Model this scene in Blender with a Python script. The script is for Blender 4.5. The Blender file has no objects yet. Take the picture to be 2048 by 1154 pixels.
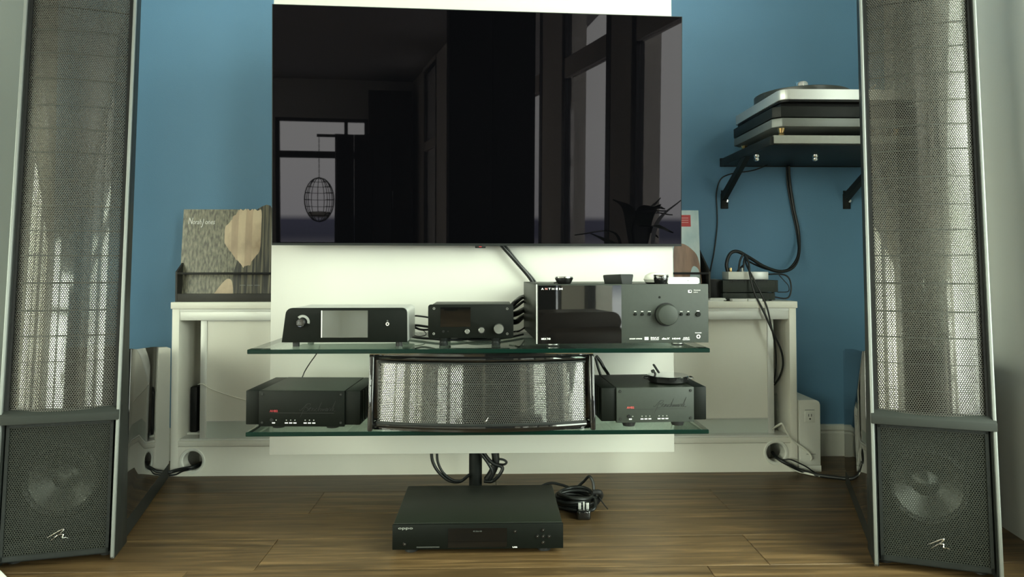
import bpy, bmesh, math, random
from mathutils import Vector, Matrix
random.seed(7)
rad = math.radians
scn = bpy.context.scene
COL = scn.collection

# ------------------------------------------------------------------ camera
F, CX, CY = 1420.0, 1024.0, 488.0          # focal length and principal point in pixels of the 2048x1154 frame
PSI, PIT, CAMH = rad(1.5), rad(1.7), 0.714
cam_d = bpy.data.cameras.new('camera')
cam_d.sensor_width = 36.0
cam_d.lens = F / 2048 * 36
cam_d.shift_y = -(577 - CY) / 2048
cam_d.clip_start = 0.02
cam = bpy.data.objects.new('camera', cam_d)
COL.objects.link(cam)
cam.location = (0, 0, CAMH)
cam.rotation_euler = (rad(90) + PIT, 0, -PSI)
scn.camera = cam
CAM = Vector((0, 0, CAMH))
RT = Vector((math.cos(PSI), -math.sin(PSI), 0))
FW0 = Vector((math.sin(PSI), math.cos(PSI), 0))
FWD = FW0 * math.cos(PIT) + Vector((0, 0, math.sin(PIT)))
UPV = -FW0 * math.sin(PIT) + Vector((0, 0, math.cos(PIT)))
def ray(px, py): return RT * ((px - CX) / F) + UPV * ((CY - py) / F) + FWD
def atY(px, py, Y):
    d = ray(px, py); return CAM + d * (Y / d.y)
def atZ(px, py, Z):
    d = ray(px, py); return CAM + d * ((Z - CAMH) / d.z)

# ------------------------------------------------------------------ daylight and exposure
vs = scn.view_settings
vs.view_transform = 'Standard'; vs.look = 'None'; vs.gamma = 1.0; vs.exposure = 0.0; vs.use_curve_mapping = False
scn.cycles.use_denoising = True
scn.cycles.caustics_reflective = False
scn.cycles.caustics_refractive = False
world = bpy.data.worlds.new('overcast_sky'); scn.world = world
world.use_nodes = True
wn, wl = world.node_tree.nodes, world.node_tree.links
bg = wn['Background']
tc = wn.new('ShaderNodeTexCoord'); sep = wn.new('ShaderNodeSeparateXYZ'); ramp = wn.new('ShaderNodeValToRGB')
mr = wn.new('ShaderNodeMapRange'); mr.inputs[1].default_value = -0.5; mr.inputs[2].default_value = 0.5
wl.new(tc.outputs['Generated'], sep.inputs[0]); wl.new(sep.outputs['Z'], mr.inputs[0]); wl.new(mr.outputs[0], ramp.inputs[0])
cr = ramp.color_ramp
cr.elements[0].position = 0.0; cr.elements[0].color = (0.30, 0.33, 0.30, 1)
cr.elements[1].position = 1.0; cr.elements[1].color = (0.87, 1.0, 0.83, 1)
for p, c in ((0.45, (0.45, 0.49, 0.46, 1)), (0.475, (0.10, 0.12, 0.15, 1)), (0.497, (0.12, 0.14, 0.18, 1)), (0.503, (0.79, 0.89, 0.79, 1)), (0.6, (0.86, 0.98, 0.83, 1))):
    e = cr.elements.new(p); e.color = c
wl.new(ramp.outputs[0], bg.inputs[0])
bg.inputs[1].default_value = 13.9

# frame of the glazed right-hand wall: origin, s runs back along the wall, outward to the right
WA = Vector((1.388, 1.917, 0)); WANG = rad(8.3)
WS = Vector((-math.sin(WANG), -math.cos(WANG), 0)); WO = Vector((math.cos(WANG), -math.sin(WANG), 0))
WROT = math.atan2(WS.y, WS.x)
ZTOP, ZSILL, ZTR0, ZTR1 = 3.22, 0.12, 1.93, 2.08
PANES = [(0.28, 1.94), (2.25, 3.15), (3.62, 5.45), (5.65, 7.45), (8.45, 9.55)]
def wall_pt(s, o, z): return WA + WS * s + WO * o + Vector((0, 0, z))
BW2 = dict(x0=-3.56, x1=-2.68, z0=0.1, z1=3.1)  # extra rear window, added to bring in more frontal light
BW = dict(x0=-2.55, x1=-0.95, z0=0.35, z1=2.6, y=-8.7)
def portal(name, loc, rot, w, h):
    l = bpy.data.lights.new(name, 'AREA'); l.shape = 'RECTANGLE'; l.size = w; l.size_y = h
    l.cycles.is_portal = True
    o = bpy.data.objects.new(name, l); COL.objects.link(o); o.location = loc; o.rotation_euler = rot
for s0, s1 in PANES:
    # area lights shine along local -Z: turn that into the room
    portal('window_daylight_portal', wall_pt((s0 + s1) / 2, 0.055, (ZTOP + ZSILL) / 2), (rad(90), 0, rad(90) - WANG), s1 - s0, ZTOP - ZSILL)
portal('window_daylight_portal', ((BW['x0'] + BW['x1']) / 2, BW['y'] - 0.06, (BW['z0'] + BW['z1']) / 2), (rad(-90), 0, rad(180)), BW['x1'] - BW['x0'], BW['z1'] - BW['z0'])

portal('window_daylight_portal', ((BW2['x0'] + BW2['x1']) / 2, BW['y'] - 0.06, (BW2['z0'] + BW2['z1']) / 2), (rad(-90), 0, rad(180)), BW2['x1'] - BW2['x0'], BW2['z1'] - BW2['z0'])  # daylight through the added rear window
XLW = -3.62                                  # far left wall of the room behind the camera
LPANES = [(-6.4, -4.6), (-4.2, -2.4), (-2.0, -0.2), (0.2, 1.75)]; LZ0, LZ1 = 0.25, 2.5
for y0, y1 in LPANES:
    portal('window_daylight_portal', (XLW - 0.06, (y0 + y1) / 2, (LZ0 + LZ1) / 2), (rad(90), 0, rad(-90)), y1 - y0, LZ1 - LZ0)

# ------------------------------------------------------------------ materials
def mat(name, col, rough=0.5, metal=0.0, var=0.0, vscale=40, bump=0.0, bscale=200, stretch=(1, 1, 1), ior=1.5, coat=0.0, tint=None):
    m = bpy.data.materials.new(name); m.use_nodes = True
    nt = m.node_tree; b = nt.nodes['Principled BSDF']
    b.inputs['Base Color'].default_value = (*col, 1); b.inputs['Roughness'].default_value = rough
    b.inputs['Metallic'].default_value = metal; b.inputs['IOR'].default_value = ior
    if coat: b.inputs['Coat Weight'].default_value = coat; b.inputs['Coat Roughness'].default_value = 0.03
    if tint: b.inputs['Specular Tint'].default_value = (*tint, 1)
    t = nt.nodes.new('ShaderNodeTexCoord'); mp = nt.nodes.new('ShaderNodeMapping'); mp.inputs['Scale'].default_value = stretch
    nt.links.new(t.outputs['Object'], mp.inputs[0])
    if var:
        n = nt.nodes.new('ShaderNodeTexNoise'); n.inputs['Scale'].default_value = vscale; n.inputs['Detail'].default_value = 4
        r = nt.nodes.new('ShaderNodeValToRGB'); nt.links.new(mp.outputs[0], n.inputs[0]); nt.links.new(n.outputs[0], r.inputs[0])
        r.color_ramp.elements[0].position = 0.3; r.color_ramp.elements[1].position = 0.7
        r.color_ramp.elements[0].color = (*[c * (1 - var) for c in col], 1); r.color_ramp.elements[1].color = (*[min(1, c * (1 + var)) for c in col], 1)
        nt.links.new(r.outputs[0], b.inputs['Base Color'])
    if bump:
        n = nt.nodes.new('ShaderNodeTexNoise'); n.inputs['Scale'].default_value = bscale; n.inputs['Detail'].default_value = 3
        bp = nt.nodes.new('ShaderNodeBump'); bp.inputs['Strength'].default_value = bump; bp.inputs['Distance'].default_value = 0.002
        nt.links.new(mp.outputs[0], n.inputs[0]); nt.links.new(n.outputs[0], bp.inputs['Height']); nt.links.new(bp.outputs[0], b.inputs['Normal'])
    return m
M = {}
M['blue'] = mat('blue_wall_paint', (0.115, 0.255, 0.40), 0.6, var=0.03, vscale=3, bump=0.25, bscale=350)
M['wallw'] = mat('grey_white_wall_paint', (0.82, 0.83, 0.77), 0.65, bump=0.2, bscale=300)
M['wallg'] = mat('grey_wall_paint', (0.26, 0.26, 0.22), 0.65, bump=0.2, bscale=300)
M['ceil'] = mat('white_ceiling_paint', (0.48, 0.48, 0.46), 0.8, bump=0.15)
M['base'] = mat('white_skirting_paint', (0.70, 0.70, 0.63), 0.4)
M['panel'] = mat('white_lacquer', (0.68, 0.675, 0.625), 0.4, var=0.01, vscale=5)
M['cab'] = mat('white_melamine', (0.86, 0.84, 0.75), 0.45, var=0.015, vscale=8)
M['frost'] = mat('frosted_panel', (0.60, 0.64, 0.58), 0.35, var=0.02, vscale=6)
M['alu'] = mat('brushed_aluminium', (0.66, 0.67, 0.65), 0.40, 0.55, bump=0.08, bscale=120, stretch=(0.05, 1, 1))
M['alu_l'] = mat('satin_aluminium_track', (0.72, 0.72, 0.68), 0.5, 0.35)
M['rail'] = mat('grey_metal_rail', (0.24, 0.255, 0.245), 0.42, 0.5)
M['crossbar'] = mat('grey_cross_bar', (0.03, 0.033, 0.030), 0.6, 0.0, ior=1.2)
M['satin'] = mat('satin_charcoal', (0.014, 0.016, 0.015), 0.45, ior=1.28, var=0.1, vscale=30)
M['gloss'] = mat('gloss_black_lacquer', (0.008, 0.008, 0.008), 0.03, ior=1.62, coat=0.5)
M['screen'] = mat('black_screen_glass', (0.0015, 0.0015, 0.002), 0.015, ior=1.24, tint=(1.0, 0.86, 1.0))
M['display'] = mat('smoked_display_glass', (0.004, 0.004, 0.004), 0.02, ior=1.6)
M['lcd'] = mat('grey_lcd_glass', (0.06, 0.065, 0.055), 0.06, ior=1.7)
M['black'] = mat('matt_black', (0.006, 0.006, 0.006), 0.5, ior=1.35, var=0.1, vscale=60)
M['anod'] = mat('black_anodised_aluminium', (0.0045, 0.0058, 0.0045), 0.45, 0.0, ior=1.22, var=0.08, vscale=90, bump=0.05, bscale=900)
M['anodg'] = mat('charcoal_anodised_face', (0.034, 0.040, 0.034), 0.5, 0.0, ior=1.32, var=0.05, vscale=90)  # also carries the window glare put into one amplifier's face colour
M['lidgrey'] = mat('black_painted_steel', (0.012, 0.015, 0.010), 0.42, ior=1.3, bump=0.03, bscale=900)
M['rubber'] = mat('black_rubber', (0.014, 0.014, 0.014), 0.6)
M['cable'] = mat('black_cable_sheath', (0.010, 0.011, 0.011), 0.4)
M['wcable'] = mat('white_cable_sheath', (0.78, 0.77, 0.68), 0.45)
M['plastw'] = mat('white_plastic', (0.80, 0.80, 0.73), 0.4)
M['chrome'] = mat('polished_chrome', (0.75, 0.75, 0.74), 0.1, 1.0)
M['brass'] = mat('brass_spike', (0.75, 0.52, 0.25), 0.25, 1.0)
M['print'] = mat('white_print', (0.88, 0.88, 0.85), 0.5)
M['greyprint'] = mat('grey_print', (0.28, 0.29, 0.27), 0.5)
M['dimprint'] = mat('dim_grey_print', (0.06, 0.065, 0.06), 0.5)
M['darkprint'] = mat('black_print', (0.006, 0.006, 0.006), 0.5)
M['redprint'] = mat('red_print', (0.30, 0.022, 0.03), 0.5)
M['redprint2'] = mat('lighter_red_print', (0.45, 0.075, 0.07), 0.5)  # redprint made lighter for the paler amplifier face
M['pinkprint'] = mat('pale_red_print', (0.75, 0.35, 0.33), 0.5)
M['cone'] = mat('woofer_cone_aluminium', (0.085, 0.088, 0.082), 0.32, 0.7)
M['surr'] = mat('woofer_rubber_surround', (0.02, 0.02, 0.02), 0.55)
M['wcol'] = mat('cream_column_paint', (0.82, 0.78, 0.70), 0.7)
M['wframe'] = mat('black_window_frame', (0.012, 0.012, 0.013), 0.4)
M['curtain'] = mat('black_curtain_cloth', (0.008, 0.008, 0.010), 0.9)
M['leather'] = mat('brown_leather', (0.045, 0.022, 0.011), 0.5, var=0.25, vscale=12, bump=0.2, bscale=90)
M['leaf'] = mat('dark_green_leaf', (0.012, 0.030, 0.012), 0.4)
M['pot'] = mat('grey_planter', (0.25, 0.25, 0.24), 0.7)
M['wicker'] = mat('dark_wicker', (0.04, 0.03, 0.022), 0.7)
M['darkwood'] = mat('dark_wardrobe_wood', (0.02, 0.018, 0.016), 0.5, var=0.2, vscale=5, stretch=(1, 1, 8))
M['paper'] = mat('white_paper', (0.88, 0.88, 0.84), 0.7)
M['red'] = mat('red_sticker', (0.55, 0.03, 0.035), 0.5)
M['crate'] = mat('black_crate_wood', (0.022, 0.020, 0.016), 0.55, var=0.15, vscale=20)
M['gshelf_edge'] = mat('dark_green_glass_edge', (0.002, 0.014, 0.010), 0.2, ior=1.3)
M['platter'] = mat('dark_grey_platter', (0.05, 0.055, 0.05), 0.35)
M['steel'] = mat('turned_steel', (0.30, 0.31, 0.29), 0.3, 0.9)
M['steel_layer'] = mat('dull_steel_board', (0.17, 0.18, 0.17), 0.42, 0.3)
M['slab'] = mat('grey_stone_slab_edge', (0.30, 0.31, 0.28), 0.5, var=0.05, vscale=60)

def thin_glass(name, tint, f0):
    m = bpy.data.materials.new(name); m.use_nodes = True; nt = m.node_tree
    for n in list(nt.nodes): nt.nodes.remove(n)
    o = nt.nodes.new('ShaderNodeOutputMaterial'); mx = nt.nodes.new('ShaderNodeMixShader')
    tr = nt.nodes.new('ShaderNodeBsdfTransparent'); gl = nt.nodes.new('ShaderNodeBsdfGlossy'); lw = nt.nodes.new('ShaderNodeLayerWeight')
    lw.inputs[0].default_value = 0.5
    tr.inputs[0].default_value = (*tint, 1); gl.inputs['Roughness'].default_value = 0.01
    p = nt.nodes.new('ShaderNodeMath'); p.operation = 'POWER'; p.inputs[1].default_value = 5.0; nt.links.new(lw.outputs['Facing'], p.inputs[0])
    q = nt.nodes.new('ShaderNodeMath'); q.operation = 'MULTIPLY_ADD'; q.inputs[1].default_value = 1 - f0; q.inputs[2].default_value = f0; nt.links.new(p.outputs[0], q.inputs[0])
    nt.links.new(q.outputs[0], mx.inputs[0]); nt.links.new(tr.outputs[0], mx.inputs[1]); nt.links.new(gl.outputs[0], mx.inputs[2]); nt.links.new(mx.outputs[0], o.inputs[0])
    return m
M['shelfglass'] = thin_glass('green_shelf_glass', (0.84, 0.93, 0.885), 0.04)
M['pane'] = thin_glass('window_glass', (0.99, 0.99, 0.99), 0.02)
M['acrylic'] = thin_glass('clear_plastic', (0.92, 0.95, 0.93), 0.06)

def math_node(nt, op, a, b=None):
    n = nt.nodes.new('ShaderNodeMath'); n.operation = op
    for i, v in enumerate((a, b)):
        if v is None: continue
        if isinstance(v, (int, float)): n.inputs[i].default_value = v
        else: nt.links.new(v, n.inputs[i])
    return n.outputs[0]
def perforated(name, col, pitch, hole, rough=0.45, metal=0.3):
    """hexagonally perforated sheet: the holes are see-through; UV is in metres"""
    m = bpy.data.materials.new(name); m.use_nodes = True; nt = m.node_tree; b = nt.nodes['Principled BSDF']; out = nt.nodes['Material Output']
    b.inputs['Base Color'].default_value = (*col, 1); b.inputs['Roughness'].default_value = rough; b.inputs['Metallic'].default_value = metal; b.inputs['IOR'].default_value = 1.3
    uv = nt.nodes.new('ShaderNodeTexCoord'); sp = nt.nodes.new('ShaderNodeSeparateXYZ'); nt.links.new(uv.outputs['UV'], sp.inputs[0])
    v = math_node(nt, 'DIVIDE', sp.outputs['Y'], pitch * 0.83); rowi = math_node(nt, 'FLOOR', v)
    u = math_node(nt, 'DIVIDE', sp.outputs['X'], pitch); sh = math_node(nt, 'MULTIPLY', math_node(nt, 'MODULO', math_node(nt, 'ADD', rowi, 10000.0), 2.0), 0.5)
    fx = math_node(nt, 'SUBTRACT', math_node(nt, 'FRACT', math_node(nt, 'ADD', u, sh)), 0.5)
    fy = math_node(nt, 'MULTIPLY', math_node(nt, 'SUBTRACT', math_node(nt, 'FRACT', v), 0.5), 0.83)
    r2 = math_node(nt, 'ADD', math_node(nt, 'MULTIPLY', fx, fx), math_node(nt, 'MULTIPLY', fy, fy))
    h = math_node(nt, 'LESS_THAN', r2, hole * hole)
    mx = nt.nodes.new('ShaderNodeMixShader'); tr = nt.nodes.new('ShaderNodeBsdfTransparent')
    nt.links.new(h, mx.inputs[0]); nt.links.new(b.outputs[0], mx.inputs[1]); nt.links.new(tr.outputs[0], mx.inputs[2]); nt.links.new(mx.outputs[0], out.inputs[0])
    return m
M['stator'] = perforated('perforated_stator', (0.07, 0.068, 0.06), 0.0054, 0.34, 0.4, 0.5)
M['wgrille'] = perforated('perforated_woofer_grille', (0.022, 0.024, 0.019), 0.0054, 0.31, 0.55, 0.0)
M['cgrille'] = perforated('perforated_centre_grille', (0.06, 0.06, 0.055), 0.0050, 0.34, 0.4, 0.5)
def film():
    m = bpy.data.materials.new('transparent_film'); m.use_nodes = True; nt = m.node_tree
    for n in list(nt.nodes): nt.nodes.remove(n)
    o = nt.nodes.new('ShaderNodeOutputMaterial'); mx = nt.nodes.new('ShaderNodeMixShader')
    tr = nt.nodes.new('ShaderNodeBsdfTransparent'); gl = nt.nodes.new('ShaderNodeBsdfGlossy')
    tr.inputs[0].default_value = (0.55, 0.53, 0.48, 1); gl.inputs['Roughness'].default_value = 0.05; gl.inputs[0].default_value = (0.9, 0.88, 0.84, 1)
    lw = nt.nodes.new('ShaderNodeLayerWeight'); lw.inputs[0].default_value = 0.25
    f = math_node(nt, 'ADD', math_node(nt, 'MULTIPLY', lw.outputs['Fresnel'], 0.5), 0.22)
    nt.links.new(f, mx.inputs[0]); nt.links.new(tr.outputs[0], mx.inputs[1]); nt.links.new(gl.outputs[0], mx.inputs[2]); nt.links.new(mx.outputs[0], o.inputs[0])
    return m
M['film'] = film()

def wood():
    m = bpy.data.materials.new('walnut_vinyl_plank'); m.use_nodes = True; nt = m.node_tree; b = nt.nodes['Principled BSDF']
    t = nt.nodes.new('ShaderNodeTexCoord'); oi = nt.nodes.new('ShaderNodeObjectInfo'); mp = nt.nodes.new('ShaderNodeMapping')
    mp.inputs['Scale'].default_value = (2.0, 34, 10)
    cb = nt.nodes.new('ShaderNodeCombineXYZ'); nt.links.new(math_node(nt, 'MULTIPLY', oi.outputs['Random'], 37.0), cb.inputs[0]); nt.links.new(math_node(nt, 'MULTIPLY', oi.outputs['Random'], 91.0), cb.inputs[1])
    nt.links.new(t.outputs['Object'], mp.inputs[0]); nt.links.new(cb.outputs[0], mp.inputs[1])
    n1 = nt.nodes.new('ShaderNodeTexNoise'); n1.inputs['Scale'].default_value = 1.3; n1.inputs['Detail'].default_value = 8; n1.inputs['Roughness'].default_value = 0.62; n1.inputs['Distortion'].default_value = 0.9
    nt.links.new(mp.outputs[0], n1.inputs[0])
    r = nt.nodes.new('ShaderNodeValToRGB'); nt.links.new(n1.outputs[0], r.inputs[0])
    els = r.color_ramp.elements
    els[0].position = 0.24; els[0].color = (0.036, 0.021, 0.008, 1); els[1].position = 0.78; els[1].color = (0.265, 0.163, 0.072, 1)
    e = els.new(0.5); e.color = (0.112, 0.068, 0.029, 1)
    mixc = nt.nodes.new('ShaderNodeHueSaturation'); nt.links.new(r.outputs[0], mixc.inputs['Color'])
    nt.links.new(math_node(nt, 'ADD', math_node(nt, 'MULTIPLY', oi.outputs['Random'], 0.35), 0.82), mixc.inputs['Value'])
    nt.links.new(mixc.outputs[0], b.inputs['Base Color'])
    b.inputs['Roughness'].default_value = 0.42; b.inputs['IOR'].default_value = 1.4
    bp = nt.nodes.new('ShaderNodeBump'); bp.inputs['Strength'].default_value = 0.15; bp.inputs['Distance'].default_value = 0.001
    nt.links.new(n1.outputs[0], bp.inputs['Height']); nt.links.new(bp.outputs[0], b.inputs['Normal'])
    return m
M['wood'] = wood()

# ------------------------------------------------------------------ mesh helpers
WORLD_ROOTS = set()
def top_of(o):
    while o.parent: o = o.parent
    return o
def link(name, me, parent=None):
    o = bpy.data.objects.new(name, me); COL.objects.link(o)
    if parent is not None: o.parent = parent
    return o
def thing(name, label, cat, loc=(0, 0, 0), rotz=0.0, group=None, world=False):
    o = bpy.data.objects.new(name, None); COL.objects.link(o); o.empty_display_size = 0.05
    o.location = loc; o.rotation_euler = (0, 0, rotz); o['label'] = label; o['category'] = cat
    if group: o['group'] = group
    if world: WORLD_ROOTS.add(o.name)
    return o
def tag(o, label, cat, group=None):
    o['label'] = label; o['category'] = cat
    if group: o['group'] = group
    return o
def struct(o):
    o['kind'] = 'structure'; return o
def finish(name, bm, m, parent=None, smooth=False, angle=40):
    if parent is not None:
        t = top_of(parent)
        if t.name in WORLD_ROOTS: bmesh.ops.translate(bm, verts=bm.verts, vec=-Vector(t.location))
    bmesh.ops.recalc_face_normals(bm, faces=bm.faces)
    me = bpy.data.meshes.new(name); 
    if smooth:
        for f in bm.faces: f.smooth = True
        for e in bm.edges:
            if len(e.link_faces) == 2 and e.calc_face_angle(0) > rad(angle): e.smooth = False
    bm.to_mesh(me); bm.free()
    for x in (m if isinstance(m, (list, tuple)) else [m]): me.materials.append(M[x] if isinstance(x, str) else x)
    o = link(name, me, parent)
    if parent is None:                 # top-level single mesh: origin at the base of the thing
        vs_ = [v.co for v in me.vertices]
        c = Vector(((min(v.x for v in vs_) + max(v.x for v in vs_)) / 2, (min(v.y for v in vs_) + max(v.y for v in vs_)) / 2, min(v.z for v in vs_)))
        me.transform(Matrix.Translation(-c)); o.location = c
    return o
def bm_box(bm, x0, x1, y0, y1, z0, z1, bev=0.0, seg=2):
    vs_ = [bm.verts.new((x, y, z)) for x in (x0, x1) for y in (y0, y1) for z in (z0, z1)]
    fs = [bm.faces.new([vs_[i] for i in q]) for q in ((0, 1, 3, 2), (4, 6, 7, 5), (0, 4, 5, 1), (2, 3, 7, 6), (0, 2, 6, 4), (1, 5, 7, 3))]
    if bev:
        es = list({e for f in fs for e in f.edges})
        bmesh.ops.bevel(bm, geom=es, offset=bev, segments=seg, affect='EDGES', profile=0.5)
    return vs_
def box(name, x0, x1, y0, y1, z0, z1, m, parent=None, bev=0.0, seg=2):
    bm = bmesh.new(); bm_box(bm, x0, x1, y0, y1, z0, z1, bev, seg)
    return finish(name, bm, m, parent, smooth=bev > 0)
def bm_prism(bm, poly, axis, a, b, tf=None):
    """extrude a 2D polygon; axis 'y': poly is (x,z); 'x': poly is (y,z); 'z': poly is (x,y)"""
    def P(p, t):
        v = {'y': (p[0], t, p[1]), 'x': (t, p[0], p[1]), 'z': (p[0], p[1], t)}[axis]
        return tf(*v) if tf else v
    A = [bm.verts.new(P(p, a)) for p in poly]; B = [bm.verts.new(P(p, b)) for p in poly]
    bm.faces.new(A); bm.faces.new(B[::-1])
    for i in range(len(poly)):
        j = (i + 1) % len(poly); bm.faces.new((A[i], A[j], B[j], B[i]))
def prism(name, poly, axis, a, b, m, parent=None, bev=0.0, smooth=False, tf=None, seg=2):
    bm = bmesh.new(); bm_prism(bm, poly, axis, a, b, tf)
    if bev: bmesh.ops.bevel(bm, geom=list(bm.edges), offset=bev, segments=seg, affect='EDGES', profile=0.5)
    return finish(name, bm, m, parent, smooth=smooth or bev > 0)
def rrect(x0, x1, z0, z1, r, n=5):
    if not isinstance(r, (tuple, list)): r = (r,) * 4          # bl, br, tr, tl
    pts = []
    for (cx, cz, a0, rr) in ((x0 + r[0], z0 + r[0], 180, r[0]), (x1 - r[1], z0 + r[1], 270, r[1]), (x1 - r[2], z1 - r[2], 0, r[2]), (x0 + r[3], z1 - r[3], 90, r[3])):
        k = n if rr > 1e-6 else 0
        for i in range(k + 1):
            a = rad(a0 + 90 * i / max(k, 1)); pts.append((cx + rr * math.cos(a), cz + rr * math.sin(a)))
    return pts
def axis_map(axis, c):
    c = Vector(c)
    if axis == 'z': return lambda r, a, h: c + Vector((r * math.cos(a), r * math.sin(a), h))
    if axis == 'y': return lambda r, a, h: c + Vector((r * math.cos(a), h, r * math.sin(a)))
    return lambda r, a, h: c + Vector((h, r * math.cos(a), r * math.sin(a)))
def bm_lathe(bm, prof, c, axis='z', seg=32, closed=False):
    f = axis_map(axis, c); rings = []
    for r, h in prof:
        if r < 1e-6: rings.append([bm.verts.new(f(0, 0, h))])
        else: rings.append([bm.verts.new(f(r, 2 * math.pi * i / seg, h)) for i in range(seg)])
    pairs = list(zip(rings, rings[1:])) + ([(rings[-1], rings[0])] if closed else [])
    for A, B in pairs:
        for i in range(seg):
            j = (i + 1) % seg
            if len(A) == 1 and len(B) == 1: continue
            if len(A) == 1: bm.faces.new((A[0], B[i], B[j]))
            elif len(B) == 1: bm.faces.new((A[i], A[j], B[0]))
            else: bm.faces.new((A[i], A[j], B[j], B[i]))
def lathe(name, prof, c, m, parent=None, axis='z', seg=32, closed=False, tf=None):
    bm = bmesh.new(); bm_lathe(bm, prof, c, axis, seg, closed)
    if tf:
        for v in bm.verts: v.co = Vector(tf(*v.co))
    return finish(name, bm, m, parent, smooth=True)
def disc(name, c, r, h, m, parent=None, axis='y', seg=24, bev=0.0):
    """solid cylinder standing off the -y side (axis y) or going up (axis z)"""
    s = -1 if axis == 'y' else 1
    b = bev or min(r, h) * 0.15
    return lathe(name, [(0, 0), (r, 0), (r, s * (h - b)), (r - b, s * h), (0, s * h)], c, m, parent, axis, seg)
def spline(pts, n=10):
    P = [Vector(p) for p in pts]
    if len(P) < 3: return P
    out = []
    for i in range(len(P) - 1):
        p0 = P[i - 1] if i else P[0] * 2 - P[1]; p1, p2 = P[i], P[i + 1]; p3 = P[i + 2] if i + 2 < len(P) else P[-1] * 2 - P[-2]
        for k in range(n):
            t = k / n
            out.append(0.5 * ((2 * p1) + (-p0 + p2) * t + (2 * p0 - 5 * p1 + 4 * p2 - p3) * t * t + (-p0 + 3 * p1 - 3 * p2 + p3) * t ** 3))
    return out + [P[-1]]
def bm_tube(bm, pts, r, seg=8, smooth_n=8):
    P = spline(pts, smooth_n) if smooth_n else [Vector(p) for p in pts]
    rings = []; up = None
    for i, p in enumerate(P):
        d = (P[min(i + 1, len(P) - 1)] - P[max(i - 1, 0)]).normalized()
        if up is None:
            up = d.orthogonal().normalized()
        up = (up - d * up.dot(d)); up = up.normalized() if up.length > 1e-6 else d.orthogonal().normalized()
        sd = d.cross(up)
        rr = r(i / max(1, len(P) - 1)) if callable(r) else r
        rings.append([bm.verts.new(p + up * (rr * math.cos(2 * math.pi * k / seg)) + sd * (rr * math.sin(2 * math.pi * k / seg))) for k in range(seg)])
    for A, B in zip(rings, rings[1:]):
        for k in range(seg): bm.faces.new((A[k], A[(k + 1) % seg], B[(k + 1) % seg], B[k]))
    bm.faces.new(rings[0][::-1]); bm.faces.new(rings[-1])
def tube(name, pts, r, m, parent=None, seg=8, smooth_n=8):
    bm = bmesh.new(); bm_tube(bm, pts, r, seg, smooth_n)
    return finish(name, bm, m, parent, smooth=True, angle=60)
def text(name, s, x, z, h, m, parent, y=-0.0006, shear=0.0, width=None, align='LEFT', depth=0.0003, offset=0.0):
    """lettering on a face that looks along -y; h is the letter size"""
    cu = bpy.data.curves.new('lettering', 'FONT'); cu.body = s; cu.size = h * 1.4; cu.shear = shear; cu.align_x = align; cu.extrude = depth; cu.resolution_u = 2; cu.offset = offset
    o = bpy.data.objects.new('lettering', cu); COL.objects.link(o)
    bpy.context.view_layer.update()
    me = bpy.data.meshes.new_from_object(o.evaluated_get(bpy.context.evaluated_depsgraph_get()))
    bpy.data.objects.remove(o)
    xs = [v.co.x for v in me.vertices] or [0, 1]
    k = width / (max(xs) - min(xs)) if width else 1.0
    bm = bmesh.new(); bm.from_mesh(me); bpy.data.meshes.remove(me)
    for v in bm.verts:
        p = v.co.copy(); v.co = Vector((x + p.x * k, y - p.z, z + p.y))
    me2 = bpy.data.meshes.new(name); bm.to_mesh(me2); bm.free(); me2.materials.append(M[m])
    return link(name, me2, parent)
class Face:
    """front face of a device: turns photo measurements into positions on that face"""
    def __init__(self, px, Y, rot=0.0, z=0.0):
        p = atY(px, 600, Y); self.o = Vector((p.x, p.y, z)); self.r = rot
        self.n = Vector((math.sin(rot), -math.cos(rot), 0)); self.u = Vector((math.cos(rot), math.sin(rot), 0))
    def __call__(self, px, py):
        d = ray(px, py); t = (self.o - CAM).dot(self.n) / d.dot(self.n); p = CAM + d * t
        return ((p - self.o).dot(self.u), p.z - self.o.z)
def hole_plate(bm, x0, x1, z0, z1, y0, y1, cx, cz, r, n=32):
    """rectangular plate with one round hole through it"""
    def sq(a):
        c, s = math.cos(a), math.sin(a); hx = (x1 - cx) if c > 0 else (cx - x0); hz = (z1 - cz) if s > 0 else (cz - z0)
        t = min(hx / abs(c) if abs(c) > 1e-9 else 1e9, hz / abs(s) if abs(s) > 1e-9 else 1e9); return (cx + c * t, cz + s * t)
    angs = [2 * math.pi * i / n for i in range(n)]
    for (X, Z) in ((x0, z0), (x1, z0), (x1, z1), (x0, z1)):
        angs.append(math.atan2(Z - cz, X - cx) % (2 * math.pi))
    angs = sorted(set(round(a, 6) for a in angs))
    L = []
    for y in (y0, y1):
        L.append([bm.verts.new((cx + r * math.cos(a), y, cz + r * math.sin(a))) for a in angs]); L.append([bm.verts.new((sq(a)[0], y, sq(a)[1])) for a in angs])
    N = len(angs)
    for i in range(N):
        j = (i + 1) % N
        for A, B in ((0, 1), (2, 3), (0, 2), (1, 3)): bm.faces.new((L[A][i], L[A][j], L[B][j], L[B][i]))

# ------------------------------------------------------------------ the room
XL, YB, YR = -1.62, 2.66, -8.7
def poly_slab(name, poly, z0, z1, m):
    return struct(prism(name, poly, 'z', z0, z1, m))
wr_back = wall_pt(-0.76, 0, 0); wr_far = wall_pt(10.75, 0, 0)
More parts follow.
